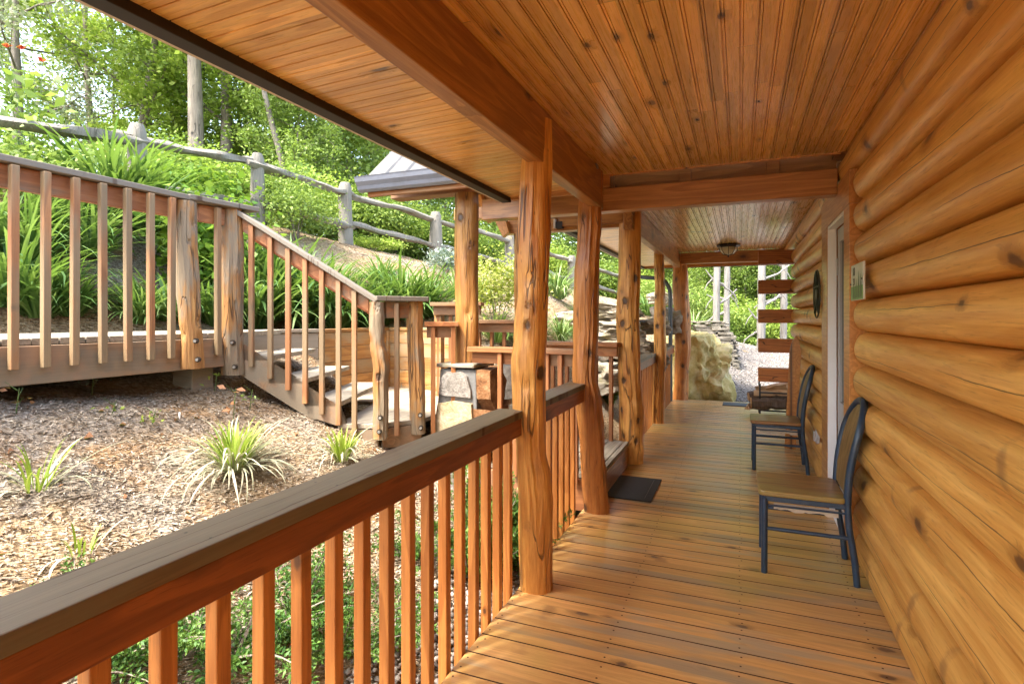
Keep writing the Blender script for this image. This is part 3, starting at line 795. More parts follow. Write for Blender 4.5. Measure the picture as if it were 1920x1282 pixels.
# storm door leaf: rails and stiles round a pane above, a raised panel below
dd = MB(); X0, X1 = .652, .688
dd.box(X0, X1, 3.975, 4.06, .03, 2.03); dd.box(X0, X1, 4.55, 4.632, .03, 2.03)
dd.box(X0, X1, 4.0605, 4.5495, .03, .16); dd.box(X0, X1, 4.0605, 4.5495, .66, .80); dd.box(X0, X1, 4.0605, 4.5495, 1.93, 2.03)
dd.box(X0 + .012, X1 - .004, 4.061, 4.549, .161, .659)
dd.box(X0 + .004, X0 + .011, 4.11, 4.50, .21, .61)
door = dd.build('storm_door', M['storm'], cabin, bevel=.003)
gl = MB(); gl.box(.668, .674, 4.061, 4.549, .801, 1.929); gl.build('door_glass', M['glass'], door)
hg = MB(); hg.box(.644, .656, 4.600, 4.634, 1.70, 1.82); hg.box(.644, .656, 4.600, 4.634, .3, .42); hg.build('hinge', M['storm'], door)
ou = MB(); ou.box(.592, .62, 5.32, 5.39, .33, .45); ou.box(.575, .592, 5.33, 5.38, .35, .43)
ou.build('outlet_cover', M['stone_grey'] if False else M['storm'], cabin, bevel=.004)
# downspout at the far corner of the porch
dp = MB(); c0 = at(1257, 594, 9.3)
pts = [(c0.x, c0.y, -.2), (c0.x, c0.y, 1.75)]
for i in range(1, 7):
    a = PI / 2 * i / 6; pts.append((c0.x - .22 * (1 - math.cos(a)), c0.y, 1.75 + .30 * math.sin(a)))
pts += [(c0.x - .45, c0.y + .01, 2.07), (c0.x - .62, c0.y + .02, 2.12), (c0.x - .66, c0.y + .02, 2.30)]
dp.tube(pts, .034, 10); dp.build('downspout', M['pipe'], cabin, auto=True)

# ---------------------------------------------------------------- things on the porch
def make_chair():
    t = empty('metal_chair', (0, 0, 0))
    Wd, Dp = .39, .43       # y extent, x extent; front at x=0, faces -x
    for yy in (.012, Wd - .012):
        q = MB(); q.tube([(.012, yy, 0), (.014, yy, .41)], .0165, 12); q.build('leg', M['navy'], t, auto=True)
        q = MB(); q.tube([(.452, yy, 0), (.442, yy, .12), (.415, yy, .30), (.408, yy, .42)], .0165, 12); q.build('leg', M['navy'], t, auto=True)
    q = MB()
    for yy in (.012, Wd - .012): q.bar((.01, yy, .408), (.41, yy, .408), .02, .028)
    q.bar((.012, .02, .408), (.012, Wd - .02, .408), .02, .028); q.bar((.40, .02, .408), (.40, Wd - .02, .408), .02, .028)
    q.build('seat_frame', M['navy'], t, bevel=.004)
    for yy in (.012, Wd - .012):
        q = MB(); q.tube([(.014, yy, .245), (.425, yy, .245)], .0105, 10); q.build('stretcher', M['navy'], t, auto=True)
        q = MB(); q.tube([(.014, yy, .372), (.41, yy, .372)], .006, 8); q.build('stretcher', M['navy'], t, auto=True)
    # back hoop
    pts = []
    H0, H1 = .42, .945
    def bx(z): return .408 + .10 * max(0, (z - .42) / .525) ** 2
    for i in range(9):
        z = H0 + (H1 - .19 - H0) * i / 8; pts.append((bx(z), .012 - .012 * (i / 8), z))
    for i in range(1, 12):
        a = PI * i / 12; z = H1 - .19 + .19 * math.sin(a); pts.append((bx(z), Wd / 2 - (Wd / 2) * math.cos(a), z))
    for i in range(8, -1, -1):
        z = H0 + (H1 - .19 - H0) * i / 8; pts.append((bx(z), Wd - .012 + .012 * (i / 8), z))
    q = MB(); q.tube(pts, .019, 14); q.build('back_frame', M['navy'], t, auto=True)
    q = MB(); q.tube([(.415, .012, .46), (.415, Wd - .012, .46)], .009, 8); q.build('back_rail', M['navy'], t, auto=True)
    # back panel: flat board with domed top, following the lean
    n = 16; vs = []; fs = []
    rows = 12
    for s_, dx in ((0, -.008), (1, .006)):
        for j in range(rows + 1):
            z = .465 + (.92 - .465) * j / rows
            hw = .140
            if z > .78: hw = .140 * math.sqrt(max(.02, 1 - ((z - .78) / .142) ** 2))
            for i in range(n + 1):
                yy = Wd / 2 - hw + 2 * hw * i / n
                rel = .0035 * nz(yy * 22, z * 22, 1) if s_ == 0 else 0
                vs.append((bx(z) + dx + rel, yy, z))
    m_ = (rows + 1) * (n + 1)
    for s_ in (0, 1):
        for j in range(rows):
            for i in range(n):
                a = s_ * m_ + j * (n + 1) + i; f = (a, a + 1, a + n + 2, a + n + 1)
                fs.append(f[::-1] if s_ == 0 else f)
    for j in range(rows):
        for i in (0, n):
            a = j * (n + 1) + i; fs.append((a, a + n + 1, a + n + 1 + m_, a + m_) if i == 0 else (a, a + m_, a + n + 1 + m_, a + n + 1))
    for i in range(n):
        a = rows * (n + 1) + i; fs.append((a, a + 1, a + 1 + m_, a + m_)); a = i; fs.append((a, a + m_, a + 1 + m_, a + 1))
    q = MB(); q.add(vs, fs); q.build('back_panel', M['carved'], t, auto=True)
    # seat pad with rounded corners
    def rr(x0, x1, y0, y1, r):
        o_ = []
        for (cx, cy, a0) in ((x1 - r, y1 - r, 0), (x0 + r, y1 - r, 90), (x0 + r, y0 + r, 180), (x1 - r, y0 + r, 270)):
            for i in range(6): a = R(a0 + 90 * i / 5); o_.append((cx + r * math.cos(a), cy + r * math.sin(a)))
        return o_
    q = MB(); q.prism(rr(-.018, .405, -.012, Wd + .012, .035), .424, .455); q.build('seat', M['seat'], t, bevel=.008)
    q = MB(); q.prism(rr(.06, .36, .04, Wd - .04, .02), .388, .3935); q.build('seat_underside', M['seatedge'], t)
    q = MB()  # torn lining hanging under the near side
    prev = None
    pts = []
    rs = random.Random(4)
    for i in range(19): pts.append((.06 + .31 * i / 18, .390, .352 - rs.uniform(.0, .016)))
    for i in range(18):
        a, b_ = pts[i], pts[i + 1]
        q.add([(a[0], .035, .3795), (b_[0], .035, .3795), (b_[0], .030, b_[2]), (a[0], .030, a[2])], [(0, 1, 2, 3)])
    q.build('torn_lining', M['drip'], t)
    return t
ch = make_chair()
tag(ch, 'dark blue metal chair nearest the camera, beside the log wall', 'chair', 'porch chairs')
ch.location = (.11, 3.35, 0)
c2 = copy_tree(ch)
tag(c2, 'dark blue metal chair farther along, between the door and the firewood rack', 'chair')
c2.location = (.105, 5.57, 0)

t = empty('doormat', (-.80, 4.60, 0), 'black rubber doormat lying in front of the wooden step', 'doormat')
q = MB(); q.box(-1.00, -.622, 4.29, 4.91, .002, .012); q.build('mat_body', M['rubber'], t, bevel=.003)
q = MB(); q.box(-.680, -.677, 4.34, 4.86, .0121, .0135); q.box(-.98, -.677, 4.337, 4.34, .0121, .0135) if False else None
q.build('mat_line', M['matline'], t)
q = MB(); q.box(-.26, .20, 9.42, 9.76, .002, .012); o = q.build('doormat', M['rubber'], None, bevel=.003)
tag(o, 'thin black mat at the far end of the porch by the gravel', 'doormat')

# ceiling lamp
lx, ly = -.16, 8.75
t = empty('ceiling_light', (lx, ly, CZ), 'small flush lamp with ribbed frosted glass under the far porch ceiling', 'ceiling light')
def lathe(prof, cx, cy, n=12, rot=0):
    vs = []; fs = []
    for (r, z) in prof:
        for k in range(n): a = 2 * PI * k / n + rot; vs.append((cx + r * math.cos(a), cy + r * math.sin(a), z))
    for i in range(len(prof) - 1):
        for k in range(n): a = i * n + k; b_ = i * n + (k + 1) % n; fs.append((a, a + n, b_ + n, b_))
    return vs, fs
q = MB(); q.add(*lathe([(.01, CZ - .002), (.16, CZ - .002), (.165, CZ - .025), (.14, CZ - .045), (.01, CZ - .046)], lx, ly, 8)); q.build('lamp_base', M['bronze'], t)
q = MB(); q.add(*lathe([(.125, CZ - .047), (.12, CZ - .09), (.07, CZ - .145), (.004, CZ - .16)], lx, ly, 8)); q.build('lamp_glass', M['lampglass'], t)
q = MB()
for k in range(8):
    a = 2 * PI * k / 8
    q.tube([(lx + r * math.cos(a), ly + r * math.sin(a), z) for r, z in ((.127, CZ - .047), (.122, CZ - .091), (.072, CZ - .147), (.006, CZ - .163))], .004, 5)
q.ball((lx, ly, CZ - .175), .014); q.build('lamp_cage', M['bronze'], t)

# wall medallion: ring, five-point star frame and a solid middle
mc = Vector((.574, 5.13, 1.585)); mr = .192
t = empty('wall_medallion', mc, 'round dark green metal star ornament on the logs left of the door', 'wall ornament')
q = MB(); pts = [(mc.x, mc.y + mr * math.sin(2 * PI * k / 40), mc.z + mr * math.cos(2 * PI * k / 40)) for k in range(41)]
q.tube(pts, .0065, 6, caps=False); q.build('ring', M['medal'], t, auto=True)
q = MB(); sp = [(math.sin(2 * PI * k / 5) * mr * .97, math.cos(2 * PI * k / 5) * mr * .97) for k in range(5)]
for k in range(5):
    a, b_ = sp[k], sp[(k + 2) % 5]; q.bar((mc.x, mc.y + a[0], mc.z + a[1]), (mc.x, mc.y + b_[0], mc.z + b_[1]), .008, .017, up=(1, 0, 0))
q.build('star', M['medal'], t)
q = MB(); pg = [(mc.x + .004, mc.y + .085 * math.sin(2 * PI * k / 7), mc.z - .01 + .11 * math.cos(2 * PI * k / 7)) for k in range(7)]
q.slab([Vector((mc.x, mc.y, mc.z)) + (Vector(v) - mc) * .45 for v in pg], (-.008, 0, 0)); pg = [(mc.x + .003, mc.y + a, mc.z + b_) for a, b_ in ((0, .17), (.05, .10), (-.05, .10))]; q.slab(pg, (-.006, 0, 0))
q.build('centre_plate', M['medal'], t)

# house sign
t = empty('house_sign', (.566, 3.35, 1.58), 'small painted number plaque with pale sky and green trees on the log wall', 'sign')
q = MB(); q.box(.560, .570, 3.20, 3.52, 1.487, 1.676); q.build('plaque', M['signwhite'], t, bevel=.002)
q = MB()
for (a, b_, h) in ((3.205, 3.515, .07), ): q.box(.5575, .5598, a, b_, 1.490, 1.490 + h)
q.build('painted_field', M['signgreen'], t)
q = MB()
for (yc, h, w_) in ((3.24, .12, .05), (3.30, .14, .05), (3.36, .10, .05), (3.43, .085, .05)):
    q.add([(.5566, yc - w_ / 2, 1.50), (.5566, yc + w_ / 2, 1.50), (.5566, yc, 1.50 + h)], [(0, 1, 2)])
    q.add([(.5572, yc - w_ / 2, 1.50), (.5572, yc, 1.50 + h), (.5572, yc + w_ / 2, 1.50)], [(0, 1, 2)])
q.build('painted_trees', M['signdark'], t)
def text(body, size, loc, rot, mat, parent, name):
    cu = bpy.data.curves.new(name, 'FONT'); cu.body = body; cu.size = size; cu.extrude = .0006; cu.align_x = 'CENTER'; cu.align_y = 'CENTER'
    tmp = bpy.data.objects.new('tmp', cu); COL.objects.link(tmp)
    bpy.context.view_layer.update()
    me = bpy.data.meshes.new_from_object(tmp); bpy.data.objects.remove(tmp)
    me.transform(Matrix.Translation(loc) @ rot.to_matrix().to_4x4())
    return link_mesh(name, me, mat, parent)
from mathutils import Euler
text('18', .062, Vector((.5590, 3.44, 1.637)), Euler((PI / 2, 0, -PI / 2)), M['medal'], t, 'lettering')
text('33', .05, Vector((.5590, 3.44, 1.583)), Euler((PI / 2, 0, -PI / 2)), M['medal'], t, 'lettering')
q = MB(); q.ball((.556, 3.215, 1.59), .004); q.ball((.556, 3.505, 1.575), .004); q.build('nail', M['black'], t)

# firewood rack
t = empty('firewood_rack', (.44, 8.75, 0), 'black iron firewood rack standing at the corner of the log wall', 'firewood rack')
xa, xb, ya, yb = .255, .62, 8.58, 8.93
OFF = Vector((.11, .90, 0))
for (xx, yy) in ((xa, ya), (xb, ya), (xa, yb), (xb, yb)):
    q = MB(); q.bar((xx, yy, 0), (xx, yy, .46), .022, .022, up=(0, 1, 0)); q.build('leg', M['black'], t, bevel=.002)
for (a, b_) in (((xa, ya), (xb, ya)), ((xa, yb), (xb, yb))):
    for z in (.09, .34):
        q = MB(); q.bar((a[0], a[1], z), (b_[0], b_[1], z), .018, .022); q.build('crossbar', M['black'], t)
for xx in (xa, xb):
    q = MB(); q.bar((xx, ya, .09), (xx, yb, .09), .018, .022); q.build('side_bar', M['black'], t)
rs = random.Random(5)
def bark_log(p0, p1, r, seed, lab, group='logs in the firewood rack'):
    q = MB(); a = Vector(p0) + OFF; b_ = Vector(p1) + OFF
    pts = [a.lerp(b_, i / 12) + Vector((0, .012 * nz(i * .5, seed), .012 * nz(i * .5, seed + 9))) for i in range(13)]
    t_ = empty('firewood_log', (a + b_) / 2, lab, 'firewood', group)
    q.tube(pts, [r * (1 + .1 * nz(i * .9, seed + 3)) for i in range(13)], 16, wob=.35, seed=seed, caps=False)
    q.build('bark', M['bark_log'], t_, auto=True)
    e = MB(); d = (b_ - a).normalized()
    for p, s in ((pts[0], -1), (pts[-1], 1)):
        e.tube([p + d * (s * -.004), p + d * (s * .003)], r * .93, 12)
    e.build('cut_face', M['splitwood'], t_)
def split_log(p0, p1, r, seed, lab, group='logs in the firewood rack'):
    a = Vector(p0) + OFF; b_ = Vector(p1) + OFF; d = (b_ - a).normalized(); s = d.cross(Vector((0, 0, 1))).normalized(); u = s.cross(d)
    an = rs.uniform(0, 6); vs = []
    n = 6
    for i in range(n):
        c = a.lerp(b_, i / (n - 1)) + s * .006 * nz(i, seed) + u * .006 * nz(i, seed + 4)
        for k in range(3): w_ = an + 2 * PI * k / 3; vs.append(c + (s * math.cos(w_) + u * math.sin(w_)) * r * (1 + .12 * nz(i * .8, k * 3, seed)))
    fs = [(0, 2, 1), (3 * n - 3, 3 * n - 2, 3 * n - 1)]
    for i in range(n - 1):
        for k in range(3): fs.append((i * 3 + k, i * 3 + (k + 1) % 3, i * 3 + 3 + (k + 1) % 3, i * 3 + 3 + k))
    q = MB(); q.add(vs, fs); o = q.build('split_firewood', M['splitwood'], None, bevel=.004)
    tag(o, lab, 'firewood', group)
bark_log((.03, 7.70, .185), (.66, 7.76, .19), .085, 1, 'large dark barked log lying lowest at the front of the rack')
bark_log((.00, 7.86, .25), (.60, 8.00, .27), .07, 4, 'barked log with a pale cut end poking out to the left of the rack')
bark_log((.06, 8.12, .18), (.64, 8.16, .18), .075, 7, 'barked log low at the back of the rack')
split_log((.07, 7.72, .31), (.62, 7.80, .33), .055, 2, 'pale split log resting flat on the dark log')
split_log((.22, 7.84, .37), (.64, 7.93, .49), .055, 3, 'pale split log slanting up to the right on top of the pile')
split_log((.10, 7.95, .37), (.50, 7.80, .42), .05, 5, 'pale split log crossing under the slanting one')
split_log((-.02, 7.55, .13), (.00, 7.78, .13), .045, 8, 'short round yellow log end in front of the rack on the left', None)
bark_log((.30, 7.30, .045), (.56, 7.34, .045), .04, 11, 'small stick of firewood on the floor behind the far chair', None)

# board leaning at the corner
t = MB(); pts = []
for i in range(15):
    a = i / 14
    pts.append((a, .055 if a < .80 else .055 * math.cos((a - .80) / .20 * PI / 2) ** .7 + .006))
vs = []; a0 = Vector((.49, 6.6, .0)); a1 = Vector((.548, 6.6, 1.2))
pol = []
for (a, w_) in pts: c = a0.lerp(a1, a); pol.append(Vector((c.x - w_ * .99, c.y, c.z + w_ * .1)))
for (a, w_) in reversed(pts): c = a0.lerp(a1, a); pol.append(Vector((c.x + w_ * .99, c.y, c.z - w_ * .1)))
t.slab(pol, (0, .028, 0)); o = t.build('leaning_board', M['trim'], None, bevel=.004)
tag(o, 'tall orange board with a rounded top leaning against the wall corner', 'board')
# ---------------------------------------------------------------- raised walkway with its stairs
Cp = Vector((-3.66, 3.215, 0)); U = Vector((.929, .369, 0)); Nn = Vector((-.369, .929, 0))
def S(u, n, z=0): p = Cp + U * u + Nn * n; return Vector((p.x, p.y, z))
walk = empty('wooden_walkway', (-4.2, 2, 1.2), 'weathered wooden walkway on the slope with railing and stairs coming down to a landing', 'walkway')
dk = MB(); y = -2.6
i = 0
while y < 3.05:
    dk.box(-4.90 + .01 * nz(i * 3.1), -3.675 + .012 * nz(i * 1.7), y, y + .134, 1.242, 1.28); y += .14; i += 1
dk.build('deck_boards', M['greydeck'], walk, bevel=.004)
dk = MB(); dk.prism([(-3.675, 3.06), (-3.63, 3.22), S(.03, 0)[:2], S(.03, .80)[:2], (-4.40, 3.55), (-4.92, 3.06)], 1.243, 1.281)
dk.build('top_platform', M['treads'], walk, bevel=.004)
rm = MB(); rm.bar((-3.70, -2.6, 1.131), (-3.66, 3.16, 1.131), .04, .215); rm.build('rim_board', M['rim'], walk, bevel=.004)
rm = MB(); rm.box(-4.92, -4.88, -2.6, 3.1, 1.03, 1.24); rm.box(-4.2, -4.16, -2.6, 3.1, 1.03, 1.24); rm.build('joist', M['rim'], walk)
for (y, zb) in ((2.93, .70), (.6, .7), (-1.6, .7)):
    sp = MB(); sp.box(-3.94, -3.73, y - .02, y + .16, zb, 1.02); sp.build('support_post', M['greyplanks'], walk, bevel=.006)
# railing of the level part
m = MB(); m.bar((-3.715, -2.6, 2.245), (-3.675, 3.05, 2.245), .145, .038)
wr = m.build('walkway_railing', M['cap2'], walk, bevel=.005)
m = MB(); m.bar((-3.72, -2.6, 2.16), (-3.678, 2.78, 2.16), .036, .128); m.bar((-3.678, 2.91, 2.16), (-3.655, 3.14, 2.16), .036, .125)
m.build('rail_board', M['rail2'], wr, bevel=.004)
m = MB(); m.bar((-3.675, 2.80, 2.251), (-3.61, 3.36, 2.251), .15, .038); m.build('rail_cap_end', M['cap2'], wr, bevel=.006)
WB = MB(); WB.box(-.019, .019, -.019, .019, -1.10, 0)
def wal(y): return -3.687 + .04 * (y / 3) + .052
ys = [2.66 - .149 * k for k in range(30)]
balusters(wr, ys, mat='bal2', src=WB, pts=[(wal(y) - .005, y, 2.215) for y in ys])
balusters(wr, [3.03], mat='bal2', src=WB, pts=[(-3.615, 3.03, 2.215)])
def newel(name, d, cx, rows, seed, parent, kn=5, mat='newel', top_cut=True):
    pr = pxprof(d, rows, cx); c = at(cx, 594, d)
    o = log_post(name, c.x, c.y, pr, M[mat], parent, seed, knots=kn)
    return o, c
def bolts(post, d, pts, r_):
    for (px, py) in pts:
        c = at(px, py, d - r_ - .008)
        q = MB(); a = c - FWD * -.0; q.tube([c + FWD * .012, c - FWD * .004], .019, 12); q.build('washer', M['bronze'], post)
        q = MB(); q.tube([c - FWD * .002, c - FWD * .016], .011, 6); q.build('bolt_head', M['bolt'], post)
o, c = newel('newel_post', 3.97, 350, [(378, 330, 364), (450, 329, 366), (540, 335, 371), (600, 339, 374), (640, 343, 378), (690, 342, 380)], 31, walk); bolts(o, 3.97, [(367, 639), (371, 674)], .065)
o, c = newel('newel_post', 4.33, 434, [(388, 415, 450), (470, 414, 452), (540, 412, 453), (600, 413, 453), (660, 417, 455), (702, 421, 457)], 33, walk); bolts(o, 4.33, [(436, 642), (440, 688)], .075)
# stairs
HZ = [1.28, 1.102, .925, .748, .57]
st = MB()
for k in range(1, 4):
    u1 = .03 + .275 * k; nn = .78 + .15 * k; st.slab([S(u1 - .30, -.0, HZ[k] - .038), S(u1, -.0, HZ[k] - .038), S(u1, nn, HZ[k] - .038), S(u1 - .30, nn, HZ[k] - .038)], (0, 0, .038))
st.build('tread', M['treads'], walk, bevel=.005)
# cut stringer: saw-tooth top, sloping underside
def stringer(n0, th):
    pl = [S(-.02, n0, 1.242)]
    for k in range(1, 4):
        u0 = .0 + .275 * (k - 1); pl += [S(u0 + .005, n0, HZ[k - 1] - .04), S(u0 + .005, n0, HZ[k] - .04), ]
    pl += [S(.83, n0, HZ[3] - .04), S(.83, n0, .57 - .04), S(.90, n0, .53), S(.66, n0, .605), S(.62, n0, .60), S(-.02, n0, 1.0)]
    q = MB(); n = len(pl)
    vs = pl + [p + Nn * th for p in pl]
    bm = bmesh.new(); a = [bm.verts.new(p) for p in pl]; b_ = [bm.verts.new(p + Nn * th) for p in pl]
    bm.faces.new(a); bm.faces.new(b_[::-1])
    for i in range(n): bm.faces.new((a[(i + 1) % n], a[i], b_[i], b_[(i + 1) % n]))
    bmesh.ops.triangulate(bm, faces=bm.faces[:2]); bmesh.ops.recalc_face_normals(bm, faces=bm.faces)
    me = bpy.data.meshes.new('stringer'); bm.to_mesh(me); bm.free()
    return link_mesh('stringer', me, M['rim'], walk)
stringer(-.02, .038)
# stair railing
zt = lambda u: 2.24 - .70 * u / 1.10
m = MB(); m.plumb(S(.02, -.005, zt(.02)), S(1.13, -.005, zt(1.13)), .13, .042); sr = m.build('stair_railing', M['cap2'], walk, bevel=.005)
m = MB(); m.plumb(S(.05, .0, zt(.05) - .078), S(1.06, .0, zt(1.06) - .078), .036, .10); m.build('rail_board', M['rail2'], sr, bevel=.004)
m = MB(); m.plumb(S(.03, .18, 2.082), S(1.10, .18, 1.40), .04, .075); m.build('grab_rail', M['apron'], sr, bevel=.006)
us = [.155, .303, .441, .573, .703, .832, .955]
for u in us:
    ztop = zt(u) - .03; zb = ztop - 1.115 + (.02 if u < .5 else 0)
    q = MB(); p = S(u, -.037); q.bar((p.x, p.y, zb), (p.x, p.y, ztop), .036, .036, up=Nn); q.build('baluster', M['bal2'], sr, bevel=.0035)
q = MB(); p = S(.70, -.045)
# landing
L1 = [(-2.89, 3.50), (-2.60, 3.605), (-2.405, 3.93), (-2.405, 5.38), (-3.85, 5.60), (-3.88, 4.50), (-3.30, 4.54)]
ld = MB(); ld.prism(L1, .535, .57); ld.build('landing', M['treads'], walk, bevel=.004)
m = MB(); m.bar((-2.93, 3.51, .455), (-2.60, 3.63, .455), .036, .15); m.bar((-2.585, 3.64, .452), (-2.41, 3.93, .452), .036, .155); m.build('landing_rim', M['rim'], walk, bevel=.004)
m = MB(); m.bar((-2.96, 3.56, .42), (-2.85, 3.60, .42), .11, .22); m.build('support_post', M['greyplanks'], walk, bevel=.006)
o, c = newel('newel_post', 4.30, 710, [(566, 695, 719), (600, 694, 719), (640, 697, 720), (665, 698, 726), (690, 701, 729), (715, 699, 726), (760, 700, 726), (821, 700, 725)], 41, walk, 7); bolts(o, 4.30, [(713, 783), (711, 809)], .055)
o, c = newel('newel_post', 4.52, 780, [(564, 767, 791), (620, 766, 791), (700, 768, 794), (760, 770, 796), (812, 772, 797)], 43, walk, 5); bolts(o, 4.52, [(788, 778), (789, 802)], .055)
pA = at(700, 594, 4.30); pB = at(797, 594, 4.55)
m = MB(); m.bar((pA.x, pA.y, 1.542), (pB.x, pB.y, 1.542), .14, .038); lr = m.build('landing_railing', M['cap2'], walk, bevel=.005)
m = MB(); m.bar((at(722, 594, 4.34).x, at(722, 594, 4.34).y, 1.455), (at(768, 594, 4.5).x, at(768, 594, 4.5).y, 1.455), .036, .13); m.build('rail_board', M['rail2'], lr, bevel=.004)
q = MB(); p = at(744, 594, 4.38); q.bar((p.x, p.y, .47), (p.x, p.y, 1.51), .037, .037, up=FWD); q.build('baluster', M['bal2'], lr, bevel=.0035)

# plank retaining wall behind the stairs
rw = empty('retaining_wall', (-4, 5, .5), 'plank retaining wall behind the stairs, grey on the left and orange on the right', 'retaining wall')
def plank_wall(a, b, z0, z1, mat, name):
    a = Vector((*a, 0)); b = Vector((*b, 0)); L = (b - a).length
    q = MB(); z = z0; k = 0
    while z < z1 - .01:
        h = min(.155, z1 - z); q.box(0, L, -.02 + .003 * nz(k * 3.3), .02, z + .002, z + h - .002); z += .155; k += 1
    q.box(-.004, L + .004, -.035, .05, z1 + .001, z1 + .035)
    me = q.mesh(name)
    ang = math.atan2((b - a).y, (b - a).x)
    o = link_mesh(name, me, mat, rw, world=False)
    o.location = a - rw.location; o.location.z = -rw.location.z; o.rotation_euler.z = ang
    bv = o.modifiers.new('Bevel', 'BEVEL'); bv.width = .004; bv.segments = 1; bv.limit_method = 'ANGLE'
plank_wall((-4.45, 3.50), (-3.915, 4.44), .466, 1.245, M['greyplanks'], 'grey_planks')
plank_wall((-3.912, 4.447), (-3.90, 5.63), .466, 1.241, M['planks'], 'orange_planks')
plank_wall((-3.895, 5.635), (-2.75, 5.45), .466, 1.241, M['planks'], 'orange_planks')
q = MB(); q.box(-3.93, -3.86, 5.56, 5.63, .5, 1.235); q.build('corner_post', M['planks'], rw, bevel=.004)

# ---------------------------------------------------------------- covered entry between walkway and porch
por = empty('entry_portico', (-1.9, 4.8, 0), 'small covered entry with ribbed metal gable roof on log columns and stone piers', 'entry porch')
q = MB()
for k, (x0, x1, z) in enumerate(((-2.40, -2.14, .39), (-2.14, -.972, .22))):
    xx = x0
    while xx < x1 - .02:
        xe = min(xx + .137, x1); q.box(xx, xe - .004, 4.10, 5.32, z - .036, z); xx += .14
q.build('entry_floor', M['treads'], por, bevel=.004)
q = MB(); q.box(-.998, -.974, 4.06, 5.24, .002, .182); q.build('step_riser', M['beam'], por, bevel=.003)
q = MB(); q.box(-2.164, -2.142, 4.1, 5.32, .22, .352); q.build('riser', M['steprail'], por)
q = MB(); q.box(-2.42, -1.0, 4.06, 4.098, -.05, .18); q.build('floor_rim', M['steprail'], por, bevel=.004)
q = MB(); q.box(-2.42, -1.0, 5.322, 5.36, -.05, .18); q.build('floor_rim', M['steprail'], por, bevel=.004)
# columns on stone piers
C1 = (-2.145, 4.235); C2 = (-2.10, 5.42)
o = log_post('log_column', *C1, [(1.02, 0, .092), (1.3, .004, .090), (1.7, .0, .092), (2.1, -.004, .090), (2.438, .0, .090)], M['column'], por, 51, knots=10)
o = log_post('log_column', *C2, [(.99, 0, .082), (1.4, .01, .078), (1.9, .0, .08), (2.26, .0, .08)], M['column'], por, 53, knots=6)
def pier(cx, cy, h, name='stone_pier', w0=.215, w1=.165):
    q = MB(); vs = []
    for (z, w_) in ((-.25, w0 + .02), (h * .5, (w0 + w1) / 2), (h - .03, w1)):
        for (i, j) in ((-1, -1), (1, -1), (1, 1), (-1, 1)): vs.append((cx + i * w_, cy + j * w_, z))
    fs = [(0, 1, 5, 4), (1, 2, 6, 5), (2, 3, 7, 6), (3, 0, 4, 7), (4, 5, 9, 8), (5, 6, 10, 9), (6, 7, 11, 10), (7, 4, 8, 11), (8, 9, 10, 11)]
    q.add(vs, fs); o = q.build(name, M['mortar'], por, bevel=.01)
    return o
pr1 = pier(*C1, 1.0)
def face_stone(parent, cx, cy, side, poly, th, mat, wz, lab=None):
    """irregular slab laid on a pier face; poly in (across, height)"""
    vs = []
    base = []
    for (a, z) in poly:
        w_ = wz(z)
        base.append((cx + a, cy - w_, z) if side == 'front' else (cx + w_, cy + a, z))
    t_ = Vector((0, -th, 0)) if side == 'front' else Vector((th, 0, 0))
    back = -t_ * .3
    n = len(base); pts = [Vector(p) for p in base]; c = sum(pts, Vector()) / n
    fr = [p.lerp(c, .02) + t_ + t_ * .25 * nz(p.x * 9, p.y * 9, p.z * 9) for p in pts]
    bk = [p + back for p in pts]
    ctr = c + t_ * 1.15
    vs = bk + fr + [ctr]
    bm = bmesh.new(); V = [bm.verts.new(v) for v in vs]
    for i in range(n):
        j = (i + 1) % n; bm.faces.new((V[i], V[j], V[n + j], V[n + i])); bm.faces.new((V[n + i], V[n + j], V[2 * n]))
    bmesh.ops.recalc_face_normals(bm, faces=bm.faces)
    bmesh.ops.subdivide_edges(bm, edges=bm.edges, cuts=2, use_grid_fill=True)
    for v in bm.verts: v.co += Vector((nz(v.co.x * 14, v.co.y * 14, v.co.z * 14), nz(v.co.y * 14 + 5, v.co.z * 14), nz(v.co.z * 14 + 9, v.co.x * 14))) * .006
    me = bpy.data.meshes.new('face_stone'); bm.to_mesh(me); bm.free()
    o = link_mesh('face_stone', me, mat, parent)
    if lab: o['label'] = lab
w1_ = lambda z: .215 - .05 * z
face_stone(pr1, *C1, 'front', [(-.165, .765), (-.135, .90), (-.10, .955), (-.03, .94), (.04, .955), (.10, .92), (.135, .80), (.14, .745), (-.10, .755)], .028, M['stone_grey'], w1_, 'grey speckled slab near the pier top')
face_stone(pr1, *C1, 'front', [(-.195, .44), (-.18, .60), (-.16, .69), (-.02, .715), (.15, .70), (.165, .52), (.12, .38), (-.02, .33), (-.15, .38)], .032, M['stone_cream'], w1_, 'cream streaked slab in the middle of the pier')
face_stone(pr1, *C1, 'front', [(-.20, -.1), (-.205, .33), (-.06, .27), (.05, .12), (.02, -.12)], .03, M['stone_grey'], w1_)
face_stone(pr1, *C1, 'front', [(.07, -.12), (.08, .12), (.04, .27), (.15, .33), (.195, .30), (.205, -.12)], .03, M['stone_cream'], w1_)
face_stone(pr1, *C1, 'right', [(-.17, .74), (-.16, .97), (.06, .99), (.18, .86), (.12, .66), (-.05, .60)], .12, M['stone_brown'], w1_)
face_stone(pr1, *C1, 'right', [(-.20, .34), (-.19, .66), (-.10, .56), (.05, .60), (.17, .70), (.19, .45), (.17, .28)], .15, M['stone_brown'], w1_)
face_stone(pr1, *C1, 'right', [(-.19, -.1), (-.19, .26), (.18, .25), (.19, -.1)], .06, M['stone_brown'], w1_)
